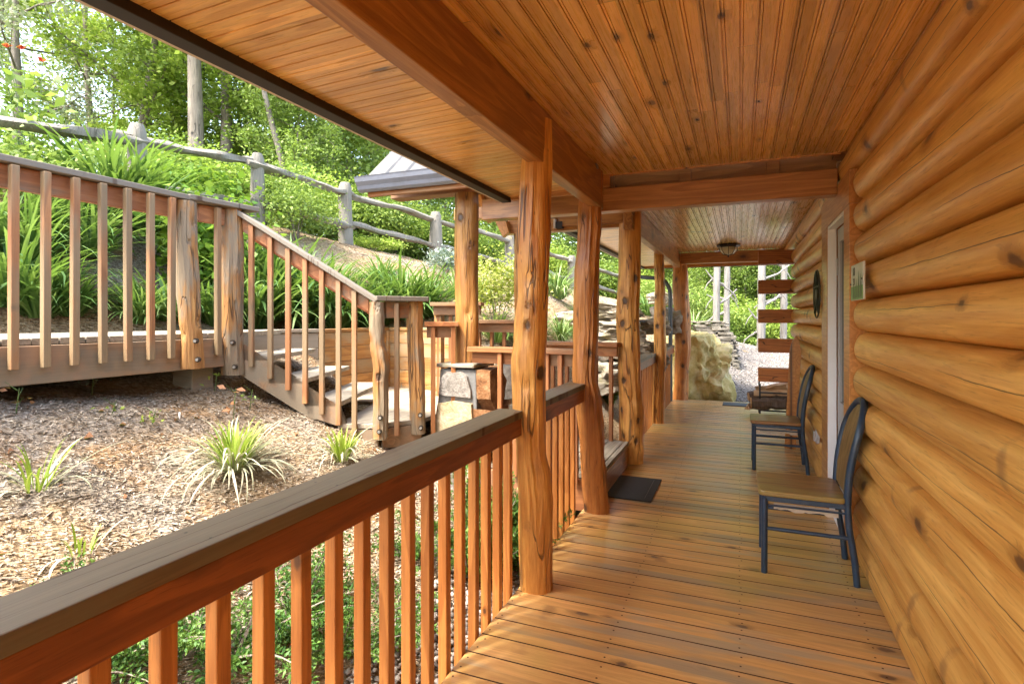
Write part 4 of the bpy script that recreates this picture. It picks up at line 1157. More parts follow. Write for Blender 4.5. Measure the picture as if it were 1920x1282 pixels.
q = MB(); q.slab([(C1[0] - .185, C1[1] - .195, .985), (C1[0] + .16, C1[1] - .19, .985), (C1[0] + .19, C1[1] + .15, .985), (C1[0] - .17, C1[1] + .18, .985)], (0, 0, .032)); q.build('cap_stone', M['stone_white'], pr1, bevel=.008)
pr2 = pier(*C2, .98)
w2_ = lambda z: .215 - .05 * z
face_stone(pr2, *C2, 'front', [(-.14, .55), (-.12, .9), (.10, .92), (.13, .62)], .03, M['stone_grey'], w2_)
face_stone(pr2, *C2, 'front', [(-.18, .05), (-.16, .48), (.15, .5), (.18, .1)], .03, M['stone_cream'], w2_)
face_stone(pr2, *C2, 'right', [(-.15, .4), (-.13, .93), (.13, .9), (.16, .35)], .04, M['stone_grey'], w2_)
q = MB(); q.box(C2[0] - .18, C2[0] + .18, C2[1] - .18, C2[1] + .18, .955, .985); q.build('cap_stone', M['stone_white'], pr2, bevel=.01)
# roof
EY, RY, EZ, RZ = 3.86, 4.80, 2.56, 3.39
def ribbed(y0, z0, y1, z1, x0, x1):
    q = MB(); pr = []; x = x0
    while x < x1:
        pr += [(x, 0), (x + .14, 0), (x + .155, .018), (x + .185, .018), (x + .20, 0)]; x += .20
    q_vs = [(a, y0, z0 + h) for a, h in pr] + [(a, y1, z1 + h) for a, h in pr]
    n = len(pr); q.add(q_vs, [(i, i + 1, n + i + 1, n + i) for i in range(n - 1)])
    q_vs = [(a, y0, z0 + h - .004) for a, h in pr] + [(a, y1, z1 + h - .004) for a, h in pr]
    q.add(q_vs, [(i, n + i, n + i + 1, i + 1) for i in range(n - 1)])
    return q
q = ribbed(EY - .03, EZ - .01, RY, RZ + .01, -2.88, -.90); pr_ = q.build('roof_sheet', M['roofmetal'], por)
q = ribbed(2 * RY - EY + .03, EZ - .01, RY, RZ + .01, -2.88, -.90); q.build('roof_sheet', M['roofmetal'], por)
q = MB(); q.slab([(-2.84, EY + .03, EZ - .04), (-.92, EY + .03, EZ - .04), (-.92, RY, RZ - .04), (-2.84, RY, RZ - .04)], (0, .0, .022))
q.slab([(-2.84, 2 * RY - EY - .03, EZ - .04), (-.92, 2 * RY - EY - .03, EZ - .04), (-.92, RY + .001, RZ - .04), (-2.84, RY + .001, RZ - .04)], (0, 0, .022))
q.build('roof_boards', M['beamx'], por)
q = MB()  # gutter: ogee profile
gp = [(0, .0), (-.035, -.004), (-.062, .012), (-.072, .040), (-.098, .070), (-.106, .100), (-.112, .112), (-.104, .114), (-.098, .104), (0, .104)]
gy, gz = EY - .005, EZ - .125
vs = [(x, gy + a, gz + b_) for x in (-2.93, -.92) for a, b_ in gp]; n = len(gp)
q.add(vs, [(i, i + 1, n + i + 1, n + i) for i in range(n - 1)] + [tuple(range(n)), tuple(range(n, 2 * n))[::-1]])
q.build('gutter', M['gutter'], por)
q = MB(); q.box(-2.88, -.95, EY + .0, EY + .035, EZ - .16, EZ - .012); q.build('fascia_board', M['steprail'], por, bevel=.003)
q = MB(); q.box(-2.86, -1.0, 4.16, 4.30, 2.44, 2.56); q.build('header_beam', M['steprail'], por, bevel=.004)
q = MB(); q.box(-2.30, -1.0, 5.36, 5.48, 2.262, 2.40); q.box(-2.86, -1.0, 5.34, 5.46, 2.44, 2.56) ; q.build('header_beam', M['beamx'], por, bevel=.004)
for xx in (-2.60, -1.98, -1.40):
    q = MB(); q.plumb((xx, 5.70, 2.50), (xx, 4.84, 3.25), .05, .10); q.build('rafter', M['trim'], por, bevel=.004)
    q = MB(); q.plumb((xx, 3.93, 2.50), (xx, 4.76, 3.25), .05, .10); q.build('rafter', M['trim'], por, bevel=.004)
q = MB(); q.slab([(-2.36, 5.30, 2.40), (-2.24, 5.30, 2.40), (-2.20, 5.30, 2.27), (-2.27, 5.30, 2.22)], (0, .06, 0)); q.build('brace', M['trim'], por, bevel=.004)
# entry railings
def xrail(a, b, z, side, mat='steprail', names='entry_railing', bals=(), apr=.085, blen=1.0):
    """side: -1 = balusters on the camera side"""
    a = Vector((*a, 0)); b = Vector((*b, 0)); d = (b - a).normalized(); s = Vector((d.y, -d.x, 0))
    if s.y > 0: s = -s      # s points toward the camera
    q = MB(); q.bar((a.x, a.y, z - .019), (b.x, b.y, z - .019), .14, .038); r_ = q.build(names, M[mat], por, bevel=.004)
    q = MB(); a1, b1 = a + d * .02, b - d * .02; q.bar((a1.x, a1.y, z - .085), (b1.x, b1.y, z - .085), .036, .092); q.build('rail_board', M[mat], r_, bevel=.004)
    for t_ in bals:
        p = a.lerp(b, t_) + s * (.038 * -side); q = MB(); q.bar((p.x, p.y, z - blen), (p.x, p.y, z - .04), .036, .036, up=d); q.build('baluster', M['balbrown'], r_, bevel=.0035)
    return r_
xrail((-2.04, 4.10), (-1.03, 4.06), 1.157, -1, bals=[.283, .414, .545, .675, .78, .90])
xrail((-1.99, 5.34), (-1.05, 5.235), 1.157, 1, bals=[.1, .26, .42, .58, .74, .90])
xrail((-2.40, 3.97), (-2.17, 4.12), 1.36, -1, bals=[.25, .85])
xrail((-2.72, 5.46), (-2.12, 5.44), 1.368, 1, bals=[.15, .4, .65, .9])
fr_ = at(810, 594, 5.85); fe_ = at(905, 594, 5.75)
xrail((fr_.x, fr_.y), (fe_.x, fe_.y), 1.55, 1, bals=[.12, .35, .6, .85])
p = at(824, 594, 5.9); q = MB(); q.box(p.x - .04, p.x + .04, p.y - .04, p.y + .04, .3, 1.51); q.build('rail_post', M['planks'], por, bevel=.004)
p = at(968, 594, 5.75); q = MB(); q.box(p.x - .03, p.x + .03, p.y + .1, p.y + .16, .2, 1.32); q.build('rail_post', M['planks'], por, bevel=.004)
# ---------------------------------------------------------------- terrain: one sheet through measured spot heights
SP = [(-1.2, -3, -.38), (-1.2, -1, -.40), (-1.2, 1, -.42), (-1.2, 3, -.36), (-1.25, 4, -.25), (0, 0, -.5), (0, 4, -.5), (0, 8, -.4), (0, -3, -.5), (3, 0, -.5), (3, 8, -.3),
      (-2.6, 3.55, .42), (-2.55, 2, .36), (-2.55, 0, .40), (-2.55, -2.5, .42), (-1.9, 2, .02), (-1.9, 0, .05), (-2.0, 3.6, .08),
      (-3.7, 2.8, .83), (-3.7, 1.7, .93), (-3.72, 0, .97), (-3.72, -2.5, .97), (-3.2, 3.3, .66),
      (-4.9, 2.5, 1.17), (-4.95, .5, 1.22), (-4.95, -2.5, 1.25), (-5.0, 4.3, 1.26), (-4.35, 4.35, 1.24), (-4.7, 3.7, 1.24),
      (-2.1, 4.2, -.1), (-2.1, 5.3, -.1), (-1.2, 5, -.35), (-3.1, 4.7, .3), (-1.4, 6.5, -.30), (-1.4, 8, -.28), (-1.5, 9.3, -.2),
      (-4.25, 5.5, 1.24), (-3.9, 6.0, 1.24), (-3.0, 5.9, 1.15), (-2.55, 6.0, .95), (-2.15, 6.3, .5), (-4.8, 5.1, 1.25),
      (-2.3, 7.2, 1.12), (-2.4, 8.5, 1.28), (-2.5, 9.6, 1.3), (-3.4, 7.5, 1.6), (-4.8, 6.8, 1.95), (-5.4, 5.2, 1.8), (-5.5, 3.4, 1.8), (-5.5, 1, 1.75), (-5.5, -2, 1.7),
      (-6.3, 4.2, 2.48), (-6.33, 5.95, 2.62), (-6.42, 7.96, 2.68), (-6.06, 10.5, 2.55), (-5.47, 13.2, 2.38), (-4.63, 16, 2.1), (-6.2, 1.5, 2.4), (-6.2, -2, 2.3),
      (-4.2, 9, 2.0), (-3.6, 11, 1.9), (-2.6, 11.5, 1.55), (-1.7, 12, 1.3), (-1.2, 14, 1.15), (-2.6, 14, 1.7), (-1.0, 17, .95),
      (0, 10.3, -.16), (.6, 12, -.10), (.7, 14, .10), (.7, 16.4, .46), (.7, 18, .48), (2.5, 12, .0), (2.5, 16, .55), (5, 10, -.3), (6, 16, .7), (-.9, 10.3, -.15), (-1.7, 10.4, .4),
      (0, 22, .3), (5, 24, 1.0), (-5, 22, 2.2), (-8, 4, 2.9), (-9, 10, 3.0), (-8, 16, 2.6), (-14, 4, 3.6), (-15, 14, 3.6), (-10, 26, 3.2), (0, 34, 1.6), (10, 34, 3), (-12, 40, 3.5), (-28, 10, 4), (-28, 30, 4.5), (-28, -10, 4), (14, 10, -.5), (14, -10, -.5), (0, -14, -.6), (-14, -10, 3), (-8, -3, 2.7)]
SP = np.array(SP, dtype=float)
def _phi(r2): return .5 * r2 * np.log(r2 + 1e-9)
def _solve():
    n = len(SP); d2 = ((SP[:, None, :2] - SP[None, :, :2]) ** 2).sum(-1)
    K = _phi(d2) + np.eye(n) * .02; P_ = np.hstack([np.ones((n, 1)), SP[:, :2]])
    A = np.zeros((n + 3, n + 3)); A[:n, :n] = K; A[:n, n:] = P_; A[n:, :n] = P_.T
    return np.linalg.solve(A, np.concatenate([SP[:, 2], np.zeros(3)]))
_W = _solve()
def inpoly(X, Y, poly):
    c = np.zeros(X.shape, bool); n = len(poly)
    for i in range(n):
        x1, y1 = poly[i][:2]; x2, y2 = poly[(i + 1) % n][:2]
        with np.errstate(divide='ignore', invalid='ignore'):
            t_ = ((y1 > Y) != (y2 > Y)) & (X < (x2 - x1) * (Y - y1) / (y2 - y1 + 1e-12) + x1)
        c ^= t_
    return c
CARVES = [([(-2.98, 3.62), (-2.7, 3.66), (-2.45, 3.95), (-2.45, 4.05), (-1.0, 4.05), (-1.0, 5.42), (-2.3, 5.42), (-3.93, 5.66), (-3.95, 4.46), (-3.3, 4.5)], .30),
          ([S(.0, .05), S(.9, .05), S(.9, 1.12), S(.0, .72)], .22), ([(-4.9, 3.0), (-3.7, 3.0), S(0, 0.05), S(0, .72), (-4.36, 3.55)], 1.0),
          ([(-4.85, -3), (-3.85, -3), (-3.85, 3.1), (-4.85, 3.1)], .95),
          ([(-.95, -4), (5, -4), (5, 9.85), (-.95, 9.85)], -.32), ([(-2.0, 4.0), (-.9, 4.0), (-.9, 5.4), (-2.0, 5.4)], -.15)]
def height(X, Y):
    X = np.asarray(X, float); Y = np.asarray(Y, float); sh = X.shape
    x = X.ravel(); y = Y.ravel()
    xc = np.clip(x, -30, 16); yc = np.clip(y, -15, 42)
    z = _W[-3] + _W[-2] * xc + _W[-1] * yc
    for i in range(len(SP)): z += _W[i] * _phi((xc - SP[i, 0]) ** 2 + (yc - SP[i, 1]) ** 2)
    z = z + .10 * np.maximum(0, np.abs(x - xc)) + .12 * np.maximum(0, y - yc)
    # small-scale unevenness
    z += .018 * np.sin(x * 5.1 + 1.3 * np.sin(y * 3.7)) * np.cos(y * 4.3 + x) + .010 * np.sin(x * 11.3 + y * 7.1) * np.sin(y * 12.7 - x * 3)
    for poly, lim in CARVES:
        m_ = inpoly(x, y, poly); z = np.where(m_, np.minimum(z, lim), z)
    return z.reshape(sh)
def hz(x, y): return float(height(np.array([x]), np.array([y]))[0])
def axis(a, b, fine0, fine1, st, grow=1.16):
    v = list(np.arange(fine0, fine1, st)); s_ = st
    while v[-1] < b: s_ *= grow; v.append(v[-1] + s_)
    s_ = st; lo = [v[0]]
    while lo[-1] > a: s_ *= grow; lo.append(lo[-1] - s_)
    return np.array(lo[::-1][:-1] + v)
gx = axis(-90, 90, -6.9, .9, .065); gy_ = axis(-60, 110, -1.2, 12.5, .075)
GX, GY = np.meshgrid(gx, gy_, indexing='ij'); GZ = height(GX, GY)
rs_ = np.random.RandomState(3)
GZ = GZ + rs_.uniform(-.006, .006, GZ.shape)
V = np.stack([GX.ravel(), GY.ravel(), GZ.ravel()], 1); a, b_ = GX.shape
I = np.arange(a * b_).reshape(a, b_)
F = np.stack([I[:-1, :-1].ravel(), I[1:, :-1].ravel(), I[1:, 1:].ravel(), I[:-1, 1:].ravel()], 1)
tag(link_mesh('ground', np_mesh('ground', V, F, True), M['ground']), kind='structure')
# gravel path
def path_l(y): return np.interp(y, [9.9, 10.5, 11.5, 12.5, 13.5, 15, 17, 19], [-1.0, -.9, -.55, -.25, -.2, -.5, -.8, -1.2])
def path_r(y): return np.interp(y, [9.9, 12, 14, 16, 19], [4.0, 3.6, 3.0, 2.6, 2.4])
ty = np.linspace(9.7, 18.2, 90); tx = np.linspace(0, 1, 50)
PX = path_l(ty)[:, None] * (1 - tx)[None] + path_r(ty)[:, None] * tx[None]; PY = np.repeat(ty[:, None], 50, 1)
PZ = height(PX, PY) + .012 + .004 * np.sin(PX * 31) * np.sin(PY * 27)
I = np.arange(90 * 50).reshape(90, 50)
F = np.stack([I[:-1, :-1].ravel(), I[:-1, 1:].ravel(), I[1:, 1:].ravel(), I[1:, :-1].ravel()], 1)
tag(link_mesh('gravel_path', np_mesh('gravel_path', np.stack([PX.ravel(), PY.ravel(), PZ.ravel()], 1), F, True), M['gravel']), kind='structure')

# loose matter: bark chips and pebbles, each set one object
def scatter_chips(name, boxes, size, mat, label, seed, asp=.16, flat=.25, keep=None):
    rs = np.random.RandomState(seed); Vs = []
    for (x0, x1, y0, y1, n) in boxes:
        X = rs.uniform(x0, x1, n); Y = rs.uniform(y0, y1, n)
        if keep is not None:
            k = keep(X, Y); X = X[k]; Y = Y[k]; n = len(X)
        Z = height(X, Y) + rs.uniform(-.002, .010, n)
        an = rs.uniform(0, 2 * PI, n); ti = rs.normal(0, flat, n); L = size * rs.uniform(.35, 1.4, n); Wd = L * asp * rs.uniform(.6, 1.8, n)
        d = np.stack([np.cos(an) * np.cos(ti), np.sin(an) * np.cos(ti), np.sin(ti)], 1); s = np.stack([-np.sin(an), np.cos(an), rs.normal(0, .3, n)], 1)
        c = np.stack([X, Y, Z], 1); up = np.array([0, 0, 1.0])
        L = L[:, None]; Wd = Wd[:, None]
        a = c - d * L / 2 - s * Wd * .3; b = c - s * Wd * .5 + up * Wd * .5; e = c + d * L / 2; f = c + s * Wd * .5 + up * Wd * .4
        Vs.append(np.stack([a, b, e, f], 1).reshape(-1, 3))
    V = np.concatenate(Vs); F = np.arange(len(V)).reshape(-1, 4)
    tag(link_mesh(name, np_mesh(name, V, F), M[mat]), label, 'mulch' if 'chip' in name else 'gravel', kind='stuff')
def notdeck(X, Y):
    k = np.ones(len(X), bool)
    for poly, lim in CARVES[:5]: k &= ~inpoly(X, Y, poly)
    return k
scatter_chips('bark_chips', [(-3.85, -1.05, -1.0, 4.05, 85000), (-6.6, -4.9, -1, 6, 15000), (-6.3, -2.2, 5.5, 12, 26000)], .027, 'chips', 'straw coloured bark chips and twigs strewn over the slopes', 5, keep=notdeck)
scatter_chips('mulch_twigs', [(-3.85, -1.2, -1.0, 4.05, 1100), (-6.3, -2.2, 5.5, 11, 900), (-6.3, -4.95, 0, 5, 600)], .15, 'twigs', 'thin dry twigs lying on the mulch of the slopes', 15, asp=.035, flat=.1, keep=notdeck)
scatter_chips('fallen_leaf_chips', [(-3.85, -1.2, -1.0, 4.05, 330), (-6.3, -2.2, 5.5, 11, 300)], .036, 'deadleaf', 'curled brown leaves fallen on the slopes', 16, asp=.6, flat=.2, keep=notdeck)
def blob(name, n, boxes, size, mat, label, seed, keep=None):
    rs = np.random.RandomState(seed); X = []; Y = []
    for (x0, x1, y0, y1, k) in boxes: X.append(rs.uniform(x0, x1, k)); Y.append(rs.uniform(y0, y1, k))
    X = np.concatenate(X); Y = np.concatenate(Y)
    if keep is not None: kk = keep(X, Y); X = X[kk]; Y = Y[kk]
    n = len(X); Z = height(X, Y) + .012
    oc = np.array([(1, 0, 0), (0, 1, 0), (-1, 0, 0), (0, -1, 0), (0, 0, .6), (0, 0, -.6)], float)
    S_ = size * rs.uniform(.4, 1.5, (n, 1, 1)); J = 1 + rs.uniform(-.35, .35, (n, 6, 1))
    an = rs.uniform(0, 6.28, n); ca, sa = np.cos(an), np.sin(an); Rm = np.zeros((n, 3, 3)); Rm[:, 0, 0] = ca; Rm[:, 0, 1] = -sa; Rm[:, 1, 0] = sa; Rm[:, 1, 1] = ca; Rm[:, 2, 2] = 1
    P_ = np.einsum('nij,kj->nki', Rm, oc * np.array([1, .7, 1])) * S_ * J + np.stack([X, Y, Z], 1)[:, None]
    f = np.array([(0, 1, 4), (1, 2, 4), (2, 3, 4), (3, 0, 4), (1, 0, 5), (2, 1, 5), (3, 2, 5), (0, 3, 5)])
    F = (f[None] + 6 * np.arange(n)[:, None, None]).reshape(-1, 3)
    tag(link_mesh(name, np_mesh(name, P_.reshape(-1, 3), F), M[mat]), label, 'gravel', kind='stuff')
blob('gravel_stones', 0, [(-.9, 3.2, 9.95, 14, 15000), (-.7, 2.6, 14, 18, 8000)], .018, 'pebbles', 'pale loose gravel covering the path beyond the porch', 8, keep=lambda X, Y: (X > path_l(Y)) & (X < path_r(Y)))
blob('dark_gravel', 0, [(-1.62, -1.02, -.3, 4.0, 7000)], .020, 'pebdark', 'dark wet gravel strip under the edge of the porch', 9)

# ---------------------------------------------------------------- split rail fence
fp = [(-6.2, 1.2, 3.10, .11), (*at(258, 0, 6.3)[:2], 3.57, .10), (*at(482, 0, 7.9)[:2], 3.71, .095), (*at(647, 0, 9.8)[:2], 3.75, .12), (*at(817, 0, 12)[:2], 3.65, .13), (*at(956, 0, 14.3)[:2], 3.52, .13), (*at(1072, 0, 16.6)[:2], 3.22, .13), (*at(1165, 0, 19)[:2], 2.95, .13), (*at(1300, 0, 21)[:2], 2.4, .13)]
fence = empty('split_rail_fence', (fp[3][0], fp[3][1], 2.7), 'old silver grey split rail fence running along the top of the slope', 'fence')
for i, (x, y, zt_, r) in enumerate(fp):
    zg = hz(x, y)
    log_post('fence_post', x, y, [(zg - .2, .02, r), (zg + .3, .0, r * .98), (zt_ - .5, 0, r * .92), (zt_ - .06, .0, r * .88), (zt_, .0, r * .62)], M['fence'], fence, 60 + i, knots=2, n=14, fine=.08)
rs = random.Random(9)
for i in range(len(fp) - 1):
    a, b_ = fp[i], fp[i + 1]
    for k, (dz0, dz1) in enumerate(((-.17, -.17), (-.70, -.74))):
        q = MB(); pts = []; d = (Vector((b_[0], b_[1], 0)) - Vector((a[0], a[1], 0))); L = d.length; d.normalize(); s = Vector((-d.y, d.x, 0))
        e0 = rs.uniform(.1, .25); e1 = rs.uniform(.1, .25); sd = rs.uniform(0, 50); n = 16
        for j in range(n + 1):
            t_ = -e0 + (L + e0 + e1) * j / n; f = t_ / L
            z = (a[2] + dz0) * (1 - f) + (b_[2] + dz1) * f + .05 * nz(j * .23, sd) + (.02 if i % 2 else -.02)
            p = Vector((a[0], a[1], 0)) + d * t_ + s * ((.035 if i % 2 else -.035) + .05 * nz(j * .2, sd + 7)); p.z = z; pts.append(p)
        q.tube(pts, [.070 * (1 + .25 * nz(j * .5, sd + 3)) * (.75 if j in (0, n) else 1) for j in range(n + 1)], 9, wob=.7, seed=sd, sq=.75)
        q.build('fence_rail', M['fence'], fence, auto=True)

# ---------------------------------------------------------------- rocks
def rock(name, c, sx, sy, sz, seed, mat, lab, cat='rock', group=None, flat=.0, sub=4, rough=.22, rz=0, lay=0):
    bm = bmesh.new(); bmesh.ops.create_icosphere(bm, subdivisions=sub, radius=1)
    for v in bm.verts:
        p = v.co.copy(); m_ = max(abs(p.x), abs(p.y), abs(p.z)); p = p.lerp(p / m_ * .82, .45 + flat)
        r = 1 + rough * nz(p.x * 1.3 + seed, p.y * 1.3, p.z * 1.3) + rough * .6 * nz(p.x * 3.1 + seed, p.y * 3.1, p.z * 3.1) + rough * .36 * nz(p.x * 8 + seed, p.y * 8, p.z * 8)
        if lay: r += lay * nz(seed, 0, p.z * 7 + .6 * nz(p.x * 2, p.y * 2, seed))
        v.co = Vector((p.x * r * sx, p.y * r * sy, p.z * r * sz))
    me = bpy.data.meshes.new(name); bm.to_mesh(me); bm.free()
    me.polygons.foreach_set('use_smooth', [True] * len(me.polygons))
    try: me.set_sharp_from_angle(angle=R(42))
    except Exception: pass
    o = link_mesh(name, me, M[mat]); o.location = c; o.rotation_euler.z = rz
    return tag(o, lab, cat, group)
bo_ = rock('boulder', (-.84, 11.0, .32), .70, .74, .84, 3.0, 'boulder', 'big yellow mossy boulder just beyond the end of the porch', 'boulder', sub=5, rough=.30, flat=.0, rz=.3)
for (px, py, d, sx, sy, sz, sd, lab) in (
        (1145, 583, 8.3, .48, .4, .13, 5, 'wide pale ledge slab on top of the rocks, behind the second and third posts'),
        (1155, 622, 7.9, .42, .38, .16, 7, 'thick cracked slab under the topmost pale slab'),
        (1163, 652, 7.7, .40, .35, .12, 9, 'small mossy wedge of rock under the cracked slab'),
        (1222, 612, 8.6, .30, .3, .13, 11, 'dark layered rock between the third and fourth posts'),
        (1217, 668, 8.3, .30, .3, .24, 13, 'rounded rock low behind the far rail'),
        (1150, 705, 7.6, .40, .3, .24, 15, 'pale boulder seen between balusters beside the third post'),
        (1088, 600, 8.4, .45, .35, .14, 17, 'pale slab between the first and second porch posts'),
        (1248, 602, 9.6, .28, .3, .25, 19, 'pale rock behind the downspout'),
        (1240, 560, 11.5, .30, .3, .14, 21, 'small white stone on the bank left of the downspout'),
        (962, 508, 12.5, .24, .2, .16, 23, 'small dark stone lying by the foot of a fence post')):
    p = at(px, py, d); rock('rock', p, sx, sy, sz, sd, 'stone_white' if sd != 23 else 'stone_grey', lab, 'rock', None, flat=.18, rough=.28, rz=.35 + .3 * nz(sd), lay=.10)
bo_.rotation_euler.y = .22
# dry-stone wall along the path
q = MB(); rs = random.Random(12)
for (A0, A1, ztop, bat) in ((Vector((-.62, 12.55, 0)), Vector((-.02, 12.75, 0)), 1.30, .26), (Vector((-.06, 12.9, 0)), Vector((-.30, 15.2, 0)), 1.0, .22)):
    Ls = (A1 - A0).length; dd_ = (A1 - A0).normalized(); z = -.12
    while z < ztop:
        h = rs.uniform(.02, .06); t_ = -rs.uniform(0, .1)
        while t_ < Ls:
            L = rs.uniform(.10, .45); off = -bat * (z + .1) / 1.3 + rs.uniform(-.05, .05); e = min(t_ + L, Ls + .05)
            a = A0 + dd_ * t_; b = A0 + dd_ * (e - .008); yj = rs.uniform(-.02, .02)
            q.bar((a.x + off, a.y + yj, z + h / 2 + rs.uniform(-.012, .012)), (b.x + off, b.y + yj + rs.uniform(-.02, .02), z + h / 2 + rs.uniform(-.008, .008)), .26, h * .92)
            t_ += L
        z += h
bmw = q.build('dry_stone_wall', M['drystone'], None, bevel=.008)
tag(bmw, 'dry stacked wall of thin flat stones edging the gravel path', 'stone wall')
# ---------------------------------------------------------------- plants
def hit(px, py, d0=2.0, d1=60):
    d = np.arange(d0, d1, .02); f = (px - 960) / 1047
    X = FWD.x * d + RGT.x * f * d; Y = FWD.y * d + RGT.y * f * d; Z = CAMH + (594 - py) * d / 1047
    k = np.nonzero(Z <= height(X, Y))[0]
    i = k[0] if len(k) else len(d) - 1
    return Vector((X[i], Y[i], float(height(X[i:i + 1], Y[i:i + 1])[0])))

def blades(seed, n, L, w, lean=(.15, .9), droop=.9, base=.08, seg=7, stiff=.5):
    rs = np.random.RandomState(seed)
    a = rs.uniform(0, 2 * PI, n); r0 = base * np.sqrt(rs.uniform(0, 1, n)); ln = L * rs.uniform(.55, 1.15, n)
    le = rs.uniform(lean[0], lean[1], n); dr = droop * rs.uniform(.4, 1.3, n)
    s = np.linspace(0, 1, seg + 1)
    ang = (PI / 2 - le)[:, None] - (dr[:, None] * PI * .55) * s[None] ** 1.6     # elevation of the tangent
    ds = ln[:, None] / seg
    hx = np.concatenate([np.zeros((n, 1)), np.cumsum(np.cos(ang[:, :-1]) * ds, 1)], 1); hz_ = np.concatenate([np.zeros((n, 1)), np.cumsum(np.sin(ang[:, :-1]) * ds, 1)], 1)
    tw = rs.normal(0, .25, n)[:, None] * s[None]
    ca, sa = np.cos(a[:, None] + tw), np.sin(a[:, None] + tw)
    X = (r0 * np.cos(a))[:, None] + hx * ca; Y = (r0 * np.sin(a))[:, None] + hx * sa; Z = hz_
    wd = w * rs.uniform(.6, 1.3, n)[:, None] * (np.sin(np.clip(s * .92 + .08, 0, 1) * PI) ** .55)[None] * .5 + .0004
    px, py = -sa, ca
    fold = .25
    A = np.stack([X - px * wd, Y - py * wd, Z + wd * fold], 2); B = np.stack([X + px * wd, Y + py * wd, Z + wd * fold], 2)
    V = np.stack([A, B], 2).reshape(n, -1, 3)
    k = np.arange(seg); f = np.stack([2 * k, 2 * k + 1, 2 * k + 3, 2 * k + 2], 1)
    F = (f[None] + (2 * (seg + 1)) * np.arange(n)[:, None, None]).reshape(-1, 4)
    return V.reshape(-1, 3), F
def clump_mesh(name, mat, *a, **k):
    V, F = blades(*a, **k); me = np_mesh(name, V, F, True); me.materials.append(M[mat]); return me
DL = [clump_mesh('daylily', 'grass', s, 230, 1.12, .034, (.05, 1.0), .95, .18) for s in (1, 2, 3)]
LR = [clump_mesh('liriope', 'lirio', s + 10, 190, 1.0, .024, (.05, 1.1), 1.05, .14) for s in (1, 2)]
def place(me, name, p, sc, lab, cat='plant', group=None, sz=None):
    o = bpy.data.objects.new(name, me); COL.objects.link(o); o.location = (p[0], p[1], p[2] - .02)
    o.rotation_euler.z = rnd.uniform(0, 6.28); o.scale = (sc, sc, sz or sc)
    return tag(o, lab, cat, group)
CL = [  # kind, px, base py, size, label
 ('D', 18, 575, .80, 'long bladed daylily clump at the far left edge behind the walkway'),
 ('D', 72, 592, .52, 'daylily clump between the first two balusters on the left'),
 ('D', 132, 590, .50, 'low daylily clump with yellowing leaves behind the third baluster from the left'),
 ('D', 205, 418, 1.0, 'tall arching daylily clump rising above the walkway rail cap'),
 ('D', 262, 430, .95, 'second tall daylily clump, right of the arching one above the rail'),
 ('D', 262, 606, .48, 'small daylily clump with reddish dead leaves at the walkway edge'),
 ('D', 312, 600, .50, 'daylily clump left of the first log newel post'),
 ('D', 402, 612, .60, 'daylily clump seen between the two upper newel posts'),
 ('D', 478, 615, .95, 'big daylily clump drooping over the grey plank wall beside the upper newel'),
 ('D', 528, 600, 1.0, 'tall light green daylily clump behind the second stair baluster'),
 ('D', 578, 616, .90, 'daylily clump hanging over the join of grey and orange planks'),
 ('D', 632, 618, .80, 'daylily clump above the middle of the orange plank wall'),
 ('D', 684, 612, .62, 'daylily clump right behind the lower end of the stair rail'),
 ('D', 748, 598, .85, 'wide fountain shaped daylily clump above the plank wall corner'),
 ('D', 800, 592, .72, 'daylily clump between the landing rail and the entry column'),
 ('L', 985, 540, .75, 'cream striped liriope clump beside the thin rear column'),
 ('L', 1045, 560, .80, 'large cream striped liriope clump between the first and second porch posts'),
 ('L', 1068, 520, .70, 'striped liriope clump growing at the foot of the sixth fence post'),
 ('L', 1000, 640, .55, 'striped liriope clump low behind the nearest post'),
 ('L', 1050, 640, .50, 'striped liriope clump just above the entry rail'),
 ('L', 930, 640, .55, 'striped liriope clump under the far entry rail'),
 ('L', 1118, 548, .80, 'striped liriope clump hanging over the ledge right behind the second post'),
 ('L', 1150, 545, .75, 'striped liriope clump on top of the pale ledge slab'),
 ('D', 1212, 590, .55, 'yellow green grass clump between the third and fourth posts'),
 ('L', 1180, 520, .70, 'striped liriope clump up the bank behind the third post'),
 ('L', 1228, 555, .60, 'striped liriope clump behind the downspout bend'),
 ('L', 1300, 622, .75, 'striped liriope clump on the bank just right of the last porch post'),
 ('L', 1325, 612, .75, 'striped liriope clump at the foot of the left bare trunks'),
 ('L', 855, 560, .60, 'striped liriope clump left of the entry column'),
 ('L', 1256, 590, .6, 'striped liriope clump left of the last porch post'),
]
CL += [('D', -10, 470, .7, 'daylily clump higher up at the far left edge behind the walkway'), ('D', 50, 500, .6, 'daylily clump in the second row between the first two balusters'),
 ('D', 160, 480, .7, 'daylily clump halfway up the bank behind the fourth baluster'), ('D', 340, 470, .7, 'daylily clump halfway up the bank behind the first log newel'),
 ('D', 450, 560, .8, 'daylily clump in the second row just right of the second newel'), ('D', 505, 560, .85, 'daylily clump in the second row behind the first stair baluster'),
 ('D', 560, 575, .8, 'daylily clump in the second row behind the third stair baluster'), ('D', 615, 590, .8, 'daylily clump in the second row behind the fifth stair baluster'),
 ('D', 660, 600, .7, 'daylily clump in the second row behind the last stair baluster'), ('D', 715, 606, .65, 'daylily clump leaning over the plank wall behind the weathered newel'),
 ('D', 775, 600, .7, 'daylily clump just behind the second landing newel'), ('D', 715, 540, .5, 'daylily clump on the open mulch above the stair rail end'),
 ('L', 905, 560, .5, 'striped liriope clump left of the gold edged shrub'), ('L', 1090, 600, .55, 'striped liriope clump beside the pale slab between the posts'),
 ('D', 115, 440, .6, 'daylily clump below the fence between the second and third balusters')]
